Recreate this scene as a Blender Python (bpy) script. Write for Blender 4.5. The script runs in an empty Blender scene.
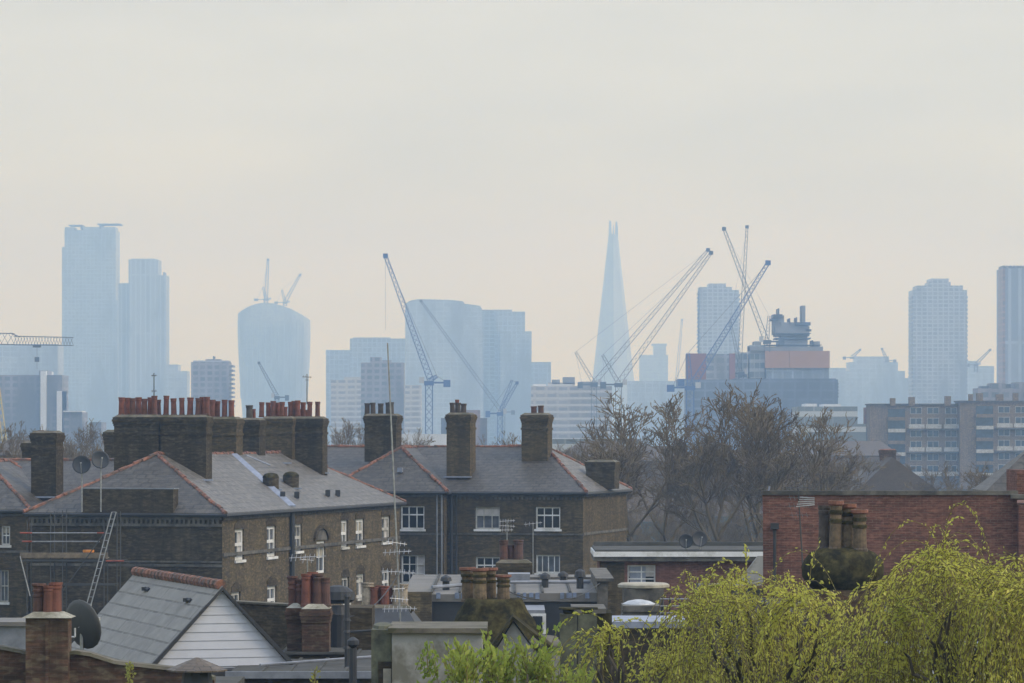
import bpy, math, random
import numpy as np
from mathutils import Vector
R = math.radians
random.seed(7)
RNG = np.random.default_rng(11)
sc = bpy.context.scene
COL = sc.collection

# ------------------------------------------------------------------ camera
F = 3860.0; HZ = 438.0; H = 13.0          # focal length in px, horizon row, eye height in m
cam = bpy.data.cameras.new('camera'); camo = bpy.data.objects.new('camera', cam); COL.objects.link(camo)
cam.sensor_width = 36; cam.lens = 36*F/1024; cam.shift_y = (HZ-341.5)/1024
cam.clip_start = 1; cam.clip_end = 30000
camo.location = (0, 0, H); camo.rotation_euler = (R(90), 0, 0)
sc.camera = camo

# ------------------------------------------------------------------ world + sun + exposure
SUN_EL, SUN_AZ = R(40), R(108)             # azimuth measured from +Y towards +X
world = bpy.data.worlds.new('World'); sc.world = world; world.use_nodes = True
nt = world.node_tree; nt.nodes.clear()
def N(nt, t, **kw):
    n = nt.nodes.new(t)
    for k, v in kw.items(): setattr(n, k, v)
    return n
def L(nt, a, b): nt.links.new(a, b)
out = N(nt, 'ShaderNodeOutputWorld'); bg = N(nt, 'ShaderNodeBackground'); bg2 = N(nt, 'ShaderNodeBackground'); mixs = N(nt, 'ShaderNodeMixShader')
sky = N(nt, 'ShaderNodeTexSky', sky_type='NISHITA'); sky.sun_disc = False
sky.sun_elevation = SUN_EL; sky.sun_rotation = SUN_AZ; sky.dust_density = 3.0; sky.air_density = 1.2
bg.inputs['Strength'].default_value = 0.13
L(nt, sky.outputs[0], bg.inputs['Color'])
tc = N(nt, 'ShaderNodeTexCoord'); sep = N(nt, 'ShaderNodeSeparateXYZ'); L(nt, tc.outputs['Generated'], sep.inputs[0])
rmp = N(nt, 'ShaderNodeValToRGB'); cr = rmp.color_ramp
SKYRAMP = [(0.0, (.89, .88, .05)), (.02, (.89, .87, .10)), (.055, (.79, .78, .38)), (.085, (.73, .74, .55)), (.12, (.72, .73, .62)), (.5, (1.26, 1.46, 1.86))]
while len(cr.elements) < len(SKYRAMP): cr.elements.new(.5)
for e, (p, c) in zip(cr.elements, SKYRAMP): e.position = p; e.color = (*c, 1)
L(nt, sep.outputs['Z'], rmp.inputs[0])
mp = N(nt, 'ShaderNodeMapping'); mp.inputs['Scale'].default_value = (6, 6, 26); L(nt, tc.outputs['Generated'], mp.inputs[0])
nz = N(nt, 'ShaderNodeTexNoise'); nz.inputs['Scale'].default_value = 1.6; nz.inputs['Detail'].default_value = 5; nz.inputs['Roughness'].default_value = .55
L(nt, mp.outputs[0], nz.inputs['Vector'])
mr = N(nt, 'ShaderNodeMapRange'); mr.inputs['From Min'].default_value = .3; mr.inputs['From Max'].default_value = .7
mr.inputs['To Min'].default_value = .92; mr.inputs['To Max'].default_value = 1.07; L(nt, nz.outputs[0], mr.inputs[0])
mul = N(nt, 'ShaderNodeMix', data_type='RGBA', blend_type='MULTIPLY'); mul.inputs[0].default_value = 1
L(nt, rmp.outputs[0], mul.inputs[6]); L(nt, mr.outputs[0], mul.inputs[7])
L(nt, mul.outputs[2], bg2.inputs['Color']); bg2.inputs['Strength'].default_value = 1.0
mf = N(nt, 'ShaderNodeMapRange'); mf.inputs['From Min'].default_value = .12; mf.inputs['From Max'].default_value = .45
mf.inputs['To Min'].default_value = 1; mf.inputs['To Max'].default_value = .55; L(nt, sep.outputs['Z'], mf.inputs[0])
L(nt, mf.outputs[0], mixs.inputs[0]); L(nt, bg.outputs[0], mixs.inputs[1]); L(nt, bg2.outputs[0], mixs.inputs[2])
L(nt, mixs.outputs[0], out.inputs['Surface'])

sun = bpy.data.lights.new('sun', 'SUN'); sun.energy = 1.5; sun.angle = R(20); sun.color = (1, .90, .74)
suno = bpy.data.objects.new('sun', sun); COL.objects.link(suno)
sd = Vector((math.sin(SUN_AZ)*math.cos(SUN_EL), math.cos(SUN_AZ)*math.cos(SUN_EL), math.sin(SUN_EL)))
suno.rotation_euler = sd.to_track_quat('Z', 'Y').to_euler(); suno.location = (40, 40, 60)
sc.view_settings.view_transform = 'Standard'; sc.view_settings.look = 'None'
sc.view_settings.exposure = 0.14; sc.view_settings.gamma = 1
sc.cycles.volume_bounces = 1; sc.cycles.max_bounces = 7; sc.cycles.diffuse_bounces = 5; sc.cycles.transmission_bounces = 5; sc.cycles.use_denoising = True
HAZE_D = 0.00041; HAZE_C = (.40, .64, 1.0); HAZE_G = 0.35

# ------------------------------------------------------------------ helpers
def P(px, py, Y): return Vector(((px-512)*Y/F, Y, H-(py-HZ)*Y/F))
def X(px, Y): return (px-512)*Y/F
def Z(py, Y): return H-(py-HZ)*Y/F

MATS = {}
def newmat(name):
    m = bpy.data.materials.new(name); m.use_nodes = True
    nt = m.node_tree; b = nt.nodes['Principled BSDF']; MATS[name] = m
    return m, nt, b
def uvnode(nt): return N(nt, 'ShaderNodeTexCoord').outputs['UV']
def objc(nt): return N(nt, 'ShaderNodeTexCoord').outputs['Object']
def mixc(nt, fac, a, b, blend='MIX'):
    m = N(nt, 'ShaderNodeMix', data_type='RGBA', blend_type=blend)
    for i, v in ((0, fac), (6, a), (7, b)):
        if isinstance(v, (int, float)): m.inputs[i].default_value = v
        elif isinstance(v, tuple): m.inputs[i].default_value = (*v, 1)
        else: L(nt, v, m.inputs[i])
    return m.outputs[2]
def noise(nt, scale, detail=4, rough=.6, vec=None, lo=.35, hi=.65, sx=1, sz=1):
    n = N(nt, 'ShaderNodeTexNoise'); n.inputs['Scale'].default_value = scale; n.inputs['Detail'].default_value = detail; n.inputs['Roughness'].default_value = rough
    v = vec if vec is not None else objc(nt)
    if sx != 1 or sz != 1:
        mp = N(nt, 'ShaderNodeMapping'); mp.inputs['Scale'].default_value = (sx, sx, sz); L(nt, v, mp.inputs[0]); v = mp.outputs[0]
    L(nt, v, n.inputs['Vector'])
    r = N(nt, 'ShaderNodeMapRange'); r.inputs['From Min'].default_value = lo; r.inputs['From Max'].default_value = hi; L(nt, n.outputs[0], r.inputs[0])
    return r.outputs[0]
def bump(nt, b, h, dist, strength=.6):
    n = N(nt, 'ShaderNodeBump'); n.inputs['Distance'].default_value = dist; n.inputs['Strength'].default_value = strength
    L(nt, h, n.inputs['Height']); L(nt, n.outputs[0], b.inputs['Normal'])
def plain(name, c, rough=.8, metal=0, var=.25, scale=1.5, dirt=None, dirt_scale=.6, spec=None):
    m, nt, b = newmat(name)
    c2 = tuple(x*(1-var) for x in c); c3 = tuple(min(1, x*(1+var)) for x in c)
    o = mixc(nt, noise(nt, scale, 6, .65), c2, c3)
    if dirt: o = mixc(nt, noise(nt, dirt_scale, 5, .7, lo=.45, hi=.62), o, dirt)
    L(nt, o, b.inputs['Base Color']); b.inputs['Roughness'].default_value = rough; b.inputs['Metallic'].default_value = metal
    if spec is not None: b.inputs['Specular IOR Level'].default_value = spec
    return m
def brick(name, a, c, mortar, bw=.225, bh=.075, ms=.008, stain=(.03, .028, .024), stain_amt=.6, pale=None, offset=.5, rough=.92):
    m, nt, b = newmat(name); uv = uvnode(nt)
    t = N(nt, 'ShaderNodeTexBrick'); L(nt, uv, t.inputs['Vector']); t.offset = offset
    t.inputs['Scale'].default_value = 1; t.inputs['Brick Width'].default_value = bw; t.inputs['Row Height'].default_value = bh
    t.inputs['Mortar Size'].default_value = ms; t.inputs['Mortar Smooth'].default_value = .2; t.inputs['Bias'].default_value = -.1
    t.inputs['Color1'].default_value = (*a, 1); t.inputs['Color2'].default_value = (*c, 1); t.inputs['Mortar'].default_value = (*mortar, 1)
    o = t.outputs['Color']
    # patches of differently fired / repointed brick and streaky soot
    p = N(nt, 'ShaderNodeMath', operation='MULTIPLY'); p.inputs[1].default_value = stain_amt
    L(nt, noise(nt, .55, 6, .7, lo=.42, hi=.66, sz=.45), p.inputs[0]); o = mixc(nt, p.outputs[0], o, stain)
    q = N(nt, 'ShaderNodeMath', operation='MULTIPLY'); q.inputs[1].default_value = .55
    L(nt, noise(nt, 1.7, 5, .75, lo=.55, hi=.75, sz=2.2), q.inputs[0]); o = mixc(nt, q.outputs[0], o, pale or tuple(min(1, 1.9*x) for x in c))
    q3 = N(nt, 'ShaderNodeMath', operation='MULTIPLY'); q3.inputs[1].default_value = .55
    L(nt, noise(nt, 1.1, 4, .75, lo=.46, hi=.64, sz=7), q3.inputs[0]); o = mixc(nt, q3.outputs[0], o, tuple(min(1, 2.1*x) for x in a))
    q4 = N(nt, 'ShaderNodeMath', operation='MULTIPLY'); q4.inputs[1].default_value = .7
    L(nt, noise(nt, 3.3, 1, .5, lo=.52, hi=.62, sz=2.6), q4.inputs[0]); o = mixc(nt, q4.outputs[0], o, pale or tuple(min(1, 2.2*x) for x in a))
    q6 = N(nt, 'ShaderNodeMath', operation='MULTIPLY'); q6.inputs[1].default_value = .5
    L(nt, noise(nt, .5, 3, .6, lo=.56, hi=.62), q6.inputs[0]); o = mixc(nt, q6.outputs[0], o, pale or tuple(min(1, 1.6*x) for x in a))
    q5 = N(nt, 'ShaderNodeMath', operation='MULTIPLY'); q5.inputs[1].default_value = .55
    L(nt, noise(nt, .9, 5, .7, lo=.48, hi=.68, sx=2.2, sz=.22), q5.inputs[0]); o = mixc(nt, q5.outputs[0], o, stain)
    q2 = N(nt, 'ShaderNodeMath', operation='MULTIPLY'); q2.inputs[1].default_value = .6
    L(nt, noise(nt, 4, 4, .7, sz=3.0, lo=.42, hi=.6), q2.inputs[0]); o = mixc(nt, q2.outputs[0], o, tuple(.5*x for x in a))
    L(nt, o, b.inputs['Base Color']); b.inputs['Roughness'].default_value = rough; b.inputs['Specular IOR Level'].default_value = .2
    bump(nt, b, t.outputs['Fac'], -.01)
    return m
def facade(name, wall, glass, bay, floor, frame=.25, vary=.5, rough=.4, spandrel=None):
    wall = tuple(min(.85, 1.05*x) for x in wall); glass = tuple(.85*x for x in glass)
    m, nt, b = newmat(name); uv = uvnode(nt)
    t = N(nt, 'ShaderNodeTexBrick'); t.offset = 0; L(nt, uv, t.inputs['Vector'])
    t.inputs['Scale'].default_value = 1; t.inputs['Brick Width'].default_value = bay; t.inputs['Row Height'].default_value = floor
    t.inputs['Mortar Size'].default_value = frame*.5; t.inputs['Mortar Smooth'].default_value = .1
    t.inputs['Color1'].default_value = (*glass, 1); t.inputs['Color2'].default_value = (*tuple(g*(1-vary)+w*vary for g, w in zip(glass, wall)), 1); t.inputs['Mortar'].default_value = (*wall, 1)
    o = mixc(nt, noise(nt, .025, 5, .7, lo=.45, hi=.6, sz=.3), t.outputs['Color'], tuple((g+w)*.3 for g, w in zip(glass, wall)))
    mf = N(nt, 'ShaderNodeMath', operation='MULTIPLY'); mf.inputs[1].default_value = .45
    if spandrel:
        s = N(nt, 'ShaderNodeSeparateXYZ'); L(nt, uv, s.inputs[0])
        md = N(nt, 'ShaderNodeMath', operation='MODULO'); md.inputs[1].default_value = floor; L(nt, s.outputs['Y'], md.inputs[0])
        g = N(nt, 'ShaderNodeMath', operation='LESS_THAN'); g.inputs[1].default_value = floor*.34; L(nt, md.outputs[0], g.inputs[0])
        o = mixc(nt, g.outputs[0], o, spandrel)
    L(nt, o, b.inputs['Base Color']); b.inputs['Roughness'].default_value = rough
    return m
def slate(name, a, c, w=.3, h=.22, moss=None, rough=.55, ms=.012):
    m, nt, b = newmat(name); uv = uvnode(nt)
    t = N(nt, 'ShaderNodeTexBrick'); L(nt, uv, t.inputs['Vector'])
    t.inputs['Scale'].default_value = 1; t.inputs['Brick Width'].default_value = w; t.inputs['Row Height'].default_value = h
    t.inputs['Mortar Size'].default_value = ms; t.inputs['Mortar Smooth'].default_value = .4
    t.inputs['Color1'].default_value = (*a, 1); t.inputs['Color2'].default_value = (*c, 1); t.inputs['Mortar'].default_value = (*tuple(.22*x for x in a), 1)
    o = mixc(nt, noise(nt, .8, 6, .7), t.outputs['Color'], tuple(.55*x for x in a))
    o = mixc(nt, noise(nt, .35, 4, .7, lo=.5, hi=.66, sz=2.0), o, tuple(.6*x for x in a))
    ql = N(nt, 'ShaderNodeMath', operation='MULTIPLY'); ql.inputs[1].default_value = .55 if h > .41 else .15
    L(nt, noise(nt, 2.6, 2, .5, lo=.5, hi=.64, sz=2.2), ql.inputs[0]); o = mixc(nt, ql.outputs[0], o, tuple(1.3*x for x in a))
    q = N(nt, 'ShaderNodeMath', operation='MULTIPLY'); q.inputs[1].default_value = .5
    L(nt, noise(nt, 3.2, 5, .75, lo=.5, hi=.75), q.inputs[0]); o = mixc(nt, q.outputs[0], o, tuple(min(1, 1.6*x) for x in c))
    if moss: o = mixc(nt, noise(nt, 1.3, 6, .7, lo=.55, hi=.66), o, moss)
    L(nt, o, b.inputs['Base Color']); b.inputs['Roughness'].default_value = rough
    bump(nt, b, t.outputs['Fac'], -.015)
    return m
def leafmat(name, a, c, d):
    m, nt, b = newmat(name)
    oi = N(nt, 'ShaderNodeNewGeometry')
    r = N(nt, 'ShaderNodeValToRGB'); cr = r.color_ramp; cr.elements[0].color = (*a, 1); cr.elements[1].color = (*d, 1)
    e = cr.elements.new(.5); e.color = (*c, 1)
    at = N(nt, 'ShaderNodeAttribute'); at.attribute_name = 'tone'
    sc_ = N(nt, 'ShaderNodeMath', operation='MULTIPLY'); sc_.inputs[1].default_value = .45; L(nt, oi.outputs['Random Per Island'], sc_.inputs[0])
    ad = N(nt, 'ShaderNodeMath', operation='ADD'); L(nt, sc_.outputs[0], ad.inputs[0]); L(nt, at.outputs['Fac'], ad.inputs[1])
    L(nt, ad.outputs[0], r.inputs[0])
    o = mixc(nt, noise(nt, 1.1, 3, .6, lo=.42, hi=.58), r.outputs[0], tuple(.8*x for x in c))
    L(nt, o, b.inputs['Base Color']); b.inputs['Roughness'].default_value = .6; b.inputs['Specular IOR Level'].default_value = .25
    tr = N(nt, 'ShaderNodeBsdfTranslucent'); L(nt, o, tr.inputs['Color'])
    ms = N(nt, 'ShaderNodeMixShader'); ms.inputs[0].default_value = .5
    L(nt, b.outputs[0], ms.inputs[1]); L(nt, tr.outputs[0], ms.inputs[2]); L(nt, ms.outputs[0], nt.nodes['Material Output'].inputs['Surface'])
    return m
def glassy(name, c, rough=.12):
    m, nt, b = newmat(name)
    L(nt, mixc(nt, noise(nt, 1.3, 3, .6), tuple(.6*x for x in c), tuple(1.5*x for x in c)), b.inputs['Base Color']); b.inputs['Roughness'].default_value = rough
    return m

# near materials
brick('stock_brick', (.092, .069, .035), (.058, .045, .024), (.078, .066, .045), stain=(.032, .027, .018), pale=(.15, .115, .06))
brick('stock_brick_warm', (.100, .077, .041), (.064, .049, .027), (.10, .09, .07), stain=(.04, .036, .03), pale=(.19, .15, .085))
brick('sooty_brick', (.064, .049, .027), (.040, .031, .018), (.05, .043, .03), stain=(.018, .015, .010), pale=(.12, .10, .065))
brick('red_brick', (.165, .074, .054), (.11, .052, .04), (.19, .15, .125), ms=.009, stain=(.07, .04, .035), stain_amt=.35, pale=(.25, .13, .10))
brick('old_red_brick', (.10, .055, .036), (.06, .038, .028), (.10, .085, .065), stain=(.035, .028, .02), pale=(.17, .14, .09))
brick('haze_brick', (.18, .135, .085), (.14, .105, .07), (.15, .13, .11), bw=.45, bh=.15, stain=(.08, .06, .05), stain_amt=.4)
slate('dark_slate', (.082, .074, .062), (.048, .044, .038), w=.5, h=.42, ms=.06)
slate('lit_slate', (.158, .146, .128), (.098, .091, .080), w=.5, h=.42, ms=.06, rough=.55)  # dark_slate lightened: sun on the right-hand slopes put into the colour
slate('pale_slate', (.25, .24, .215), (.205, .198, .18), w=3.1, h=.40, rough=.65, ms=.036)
slate('brown_tile', (.12, .09, .06), (.09, .07, .05), w=.2, h=.12)
plain('ridge_clay', (.22, .10, .065), .9, var=.45, scale=6, dirt=(.07, .06, .05), dirt_scale=2.2)
plain('pot_clay', (.20, .066, .042), .85, var=.45, scale=4, dirt=(.06, .032, .024), dirt_scale=2)
plain('pot_brown', (.13, .055, .038), .8, var=.35, scale=4, dirt=(.04, .028, .022), dirt_scale=3)
plain('pot_buff', (.19, .14, .08), .85, var=.4, scale=5, dirt=(.04, .035, .022), dirt_scale=2)
plain('pot_pale', (.34, .29, .22), .85, var=.3, scale=5, dirt=(.12, .10, .08), dirt_scale=3)
plain('pot_grey', (.085, .075, .062), .9, var=.4, scale=5, dirt=(.03, .028, .025), dirt_scale=3)
plain('pot_rim', (.2, .085, .055), .8, var=.3, scale=6)
plain('mortar_cap', (.14, .125, .095), .95, var=.4, scale=4, dirt=(.06, .058, .03), dirt_scale=2)
plain('pale_cap', (.36, .35, .29), .95, var=.25, scale=4, dirt=(.16, .15, .11), dirt_scale=1.5)
plain('stone_band', (.12, .112, .095), .9, var=.3, scale=3, dirt=(.05, .048, .042), dirt_scale=1.2)
plain('mossy', (.055, .048, .022), 1, var=.6, scale=5, dirt=(.02, .02, .014), dirt_scale=2.2, spec=.05)
plain('render_grey', (.30, .30, .28), .95, var=.14, scale=1.2, dirt=(.15, .145, .115), dirt_scale=.8)
plain('render_green', (.11, .115, .075), .95, var=.3, scale=1.5, dirt=(.05, .05, .035), dirt_scale=1.2)
plain('white_paint', (.72, .73, .74), .55, var=.06, dirt=(.5, .5, .48), dirt_scale=1.0)
plain('white_clad', (.50, .52, .57), .5, var=.05, scale=2)
plain('lead', (.20, .215, .245), .5, .2, var=.25, scale=2)
plain('lead_bright', (.24, .27, .34), .55, .1, var=.2, scale=3)
plain('felt', (.085, .085, .08), 1, spec=.1, var=.3, scale=1.2, dirt=(.08, .08, .07), dirt_scale=.5)
plain('felt_pale', (.15, .145, .135), .95, var=.25, scale=.8, dirt=(.17, .16, .14), dirt_scale=.5)
plain('dark_metal', (.035, .037, .04), .6, .2, var=.2)
plain('dish_dark', (.022, .026, .032), .6, .1, var=.15)
plain('dish_near', (.05, .052, .05), .65, 0, var=.15)
plain('steel', (.32, .33, .34), .45, .6, var=.25, scale=6)
plain('galv', (.45, .46, .47), .5, .4, var=.2, scale=6)
plain('rust_red', (.25, .06, .035), .8, var=.3, scale=4)
plain('plank', (.16, .13, .09), .9, var=.35, scale=3)
plain('orange_plastic', (.65, .24, .03), .5, var=.1)
plain('curtain', (.45, .43, .42), .9, var=.15, scale=3)
plain('soil', (.05, .045, .035), 1, spec=0, var=.4, scale=.15, dirt=(.045, .055, .03), dirt_scale=.03)
plain('tarmac', (.05, .05, .052), .9, var=.2, scale=.5)
plain('bark', (.075, .062, .047), .95, var=.4, scale=2)
plain('twig', (.150, .112, .055), .95, var=.3, scale=.5)
plain('willow_twig', (.16, .13, .04), .9, var=.3, scale=2)
plain('cream_stone', (.36, .33, .26), .9, var=.2, scale=2, dirt=(.2, .19, .15))
glassy('pane_glass', (.025, .028, .032))
glassy('pane_glass_pale', (.09, .10, .12), .2)
plain('old_paint', (.5, .5, .48), .7, var=.2, scale=4, dirt=(.3, .29, .26), dirt_scale=2)
glassy('blue_glass', (.03, .05, .085))
plain('flash_blue', (.16, .20, .29), .4, .2, var=.4, scale=2.5)
leafmat('willow_leaf', (.30, .34, .06), (.62, .61, .11), (.85, .76, .18))
leafmat('green_leaf', (.21, .29, .055), (.37, .44, .085), (.60, .57, .13))
leafmat('bud_leaf', (.25, .24, .05), (.32, .32, .07), (.22, .28, .06))

for nm in ('pot_clay', 'pot_buff', 'pot_brown', 'pot_grey'):
    nt = MATS[nm].node_tree; b = nt.nodes['Principled BSDF']; src = b.inputs['Base Color'].links[0].from_socket
    oi = N(nt, 'ShaderNodeObjectInfo'); mr_ = N(nt, 'ShaderNodeMapRange'); mr_.inputs['To Min'].default_value = 0; mr_.inputs['To Max'].default_value = .6; L(nt, oi.outputs['Random'], mr_.inputs[0])
    L(nt, mixc(nt, mr_.outputs[0], src, (.07, .045, .034)), b.inputs['Base Color'])
class MB:
    """collects faces in world coordinates; build() links them as one mesh with metric UVs"""
    def __init__(s): s.v = []; s.f = []; s.m = []; s.cur = 0
    def add(s, vs, fs):
        o = len(s.v); s.v.extend([tuple(p) for p in vs])
        for f in fs: s.f.append(tuple(i+o for i in f)); s.m.append(s.cur)
        return s
    def hexa(s, c):  # c = 8 corners: bottom 4 ccw, top 4 ccw
        return s.add(c, [(3, 2, 1, 0), (4, 5, 6, 7), (0, 1, 5, 4), (1, 2, 6, 5), (2, 3, 7, 6), (3, 0, 4, 7)])
    def box(s, x0, x1, y0, y1, z0, z1, fr=None):
        c = [(x0, y0, z0), (x1, y0, z0), (x1, y1, z0), (x0, y1, z0), (x0, y0, z1), (x1, y0, z1), (x1, y1, z1), (x0, y1, z1)]
        if fr: c = [fr(*p) for p in c]
        return s.hexa(c)
    def prism(s, pts, z0, z1, fr=None):
        n = len(pts); c = [(x, y, z0) for x, y in pts]+[(x, y, z1) for x, y in pts]
        if fr: c = [fr(*p) for p in c]
        return s.add(c, [tuple(range(n))[::-1], tuple(range(n, 2*n))]+[(i, (i+1) % n, (i+1) % n+n, i+n) for i in range(n)])
    def tube(s, p, q, r0, r1=None, n=6, cap=True):
        r1 = r0 if r1 is None else r1
        p = Vector(p); q = Vector(q); d = (q-p)
        if d.length < 1e-6: return s
        d.normalize(); a = d.orthogonal().normalized(); b = d.cross(a)
        c = []
        for pt, r in ((p, r0), (q, r1)):
            for i in range(n):
                t = 2*math.pi*i/n; c.append(pt+a*(r*math.cos(t))+b*(r*math.sin(t)))
        fs = [(i, (i+1) % n, (i+1) % n+n, i+n) for i in range(n)]
        if cap: fs += [tuple(range(n))[::-1], tuple(range(n, 2*n))]
        return s.add(c, fs)
    def path(s, pts, r, n=6):
        for a, b in zip(pts[:-1], pts[1:]): s.tube(a, b, r, n=n)
        return s
    def lathe(s, cx, cy, prof, n=14, ax=1, ay=1, ang=0, jitter=0):
        c = []
        for r, z in prof:
            for i in range(n):
                t = 2*math.pi*i/n; rr = r*(1+(random.uniform(-jitter, jitter) if jitter else 0))
                x, y = rr*ax*math.cos(t), rr*ay*math.sin(t)
                c.append((cx+x*math.cos(ang)-y*math.sin(ang), cy+x*math.sin(ang)+y*math.cos(ang), z))
        k = len(prof); fs = []
        for j in range(k-1):
            for i in range(n): fs.append((j*n+i, j*n+(i+1) % n, (j+1)*n+(i+1) % n, (j+1)*n+i))
        fs.append(tuple(range(n))[::-1]); fs.append(tuple((k-1)*n+i for i in range(n)))
        return s.add(c, fs)
    def build(s, name, mat, parent=None, smooth=False, loc=None):
        o0 = root_loc(parent) if parent else Vector(loc or (0, 0, 0))
        if loc is not None and parent: o0 = Vector(loc)
        me = bpy.data.meshes.new(name)
        V = np.array(s.v, dtype=np.float64)-np.array(o0)
        me.from_pydata(V.tolist(), [], s.f)
        mats = mat if isinstance(mat, (list, tuple)) else [mat]
        for m in mats: me.materials.append(MATS[m] if isinstance(m, str) else m)
        if len(mats) > 1: me.polygons.foreach_set('material_index', s.m)
        uvl = me.uv_layers.new(name='UVMap')
        nl = len(me.loops); vi = np.empty(nl, np.int32); me.loops.foreach_get('vertex_index', vi)
        ls = np.empty(len(me.polygons), np.int32); me.polygons.foreach_get('loop_total', ls)
        nn = np.empty(len(me.polygons)*3); me.polygons.foreach_get('normal', nn); nn = nn.reshape(-1, 3)
        hor = np.stack([-nn[:, 1], nn[:, 0], np.zeros(len(nn))], 1); ln = np.linalg.norm(hor, axis=1)
        flat = ln < .05; hor[flat] = (1, 0, 0); ln[flat] = 1; hor /= ln[:, None]
        up = np.cross(nn, hor)
        W = np.array(s.v)[vi]; H_ = np.repeat(hor, ls, 0); U_ = np.repeat(up, ls, 0)
        uv = np.stack([(W*H_).sum(1), (W*U_).sum(1)], 1)
        uvl.data.foreach_set('uv', uv.ravel())
        if smooth: me.polygons.foreach_set('use_smooth', [True]*len(me.polygons))
        me.update()
        o = bpy.data.objects.new(name, me); COL.objects.link(o)
        if parent:
            o.parent = parent; o.location = o0-root_loc(parent)
        else: o.location = o0
        return o
def root_loc(o):
    l = Vector(o.location)
    while o.parent: o = o.parent; l += Vector(o.location)
    return l
def tag(o, label=None, cat=None, group=None, kind=None):
    if label: o['label'] = label
    if cat: o['category'] = cat
    if group: o['group'] = group
    if kind: o['kind'] = kind
    return o
def thing(name, loc, label, cat, group=None):
    o = bpy.data.objects.new(name, None); COL.objects.link(o); o.location = loc; o.empty_display_size = .5
    return tag(o, label, cat, group)
def copyo(o, parent=None, loc=None):
    c = o.copy(); COL.objects.link(c)
    if parent: c.parent = parent
    if loc is not None: c.location = loc
    return c
def copy_tree(o, parent=None):
    c = o.copy(); COL.objects.link(c); c.parent = parent
    for ch in o.children: copy_tree(ch, c)
    return c

# frames: rotated local axes (x to the right along the front, y away from the camera)
def frame(ox, oy, ang):
    ca, sa = math.cos(ang), math.sin(ang)
    def fr(x, y, z): return (ox+x*ca-y*sa, oy+x*sa+y*ca, z)
    fr.o = (ox, oy); fr.vx = (ca, sa); fr.vy = (-sa, ca)
    return fr
class Wall:
    """a vertical wall plane: origin, direction, outward normal; knows which t and z a pixel of the photo falls on"""
    def __init__(s, o, d, n): s.o = o; s.d = d; s.n = n
    def t(s, px):
        k = (px-512)/F
        return (k*s.o[1]-s.o[0])/(s.d[0]-k*s.d[1])
    def z(s, t, py): return H-(py-HZ)*(s.o[1]+s.d[1]*t)/F
    def p(s, t, z, dep=0): return (s.o[0]+s.d[0]*t-s.n[0]*dep, s.o[1]+s.d[1]*t-s.n[1]*dep, z)
    def bx(s, mb, t0, t1, z0, z1, d0, d1):
        c = [s.p(t0, z0, d0), s.p(t1, z0, d0), s.p(t1, z0, d1), s.p(t0, z0, d1)]
        c += [(x, y, z1) for x, y, z in c]
        mb.hexa(c)
    def grid(s, mb, t0, t1, z0, z1, holes, reveal=.14):
        ts = sorted({t0, t1, *[h[0] for h in holes], *[h[1] for h in holes]}); zs = sorted({z0, z1, *[h[2] for h in holes], *[h[3] for h in holes]})
        for a, b in zip(ts[:-1], ts[1:]):
            for c, d in zip(zs[:-1], zs[1:]):
                mt, mz = (a+b)/2, (c+d)/2
                if any(h[0] < mt < h[1] and h[2] < mz < h[3] for h in holes): continue
                mb.add([s.p(a, c), s.p(b, c), s.p(b, d), s.p(a, d)], [(0, 1, 2, 3)])
        for h in holes:
            a, b, c, d = h
            mb.add([s.p(a, c), s.p(b, c), s.p(b, d), s.p(a, d), s.p(a, c, reveal), s.p(b, c, reveal), s.p(b, d, reveal), s.p(a, d, reveal)],
                   [(0, 1, 5, 4), (1, 2, 6, 5), (2, 3, 7, 6), (3, 0, 4, 7)])
WR = random.Random(77)
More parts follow.
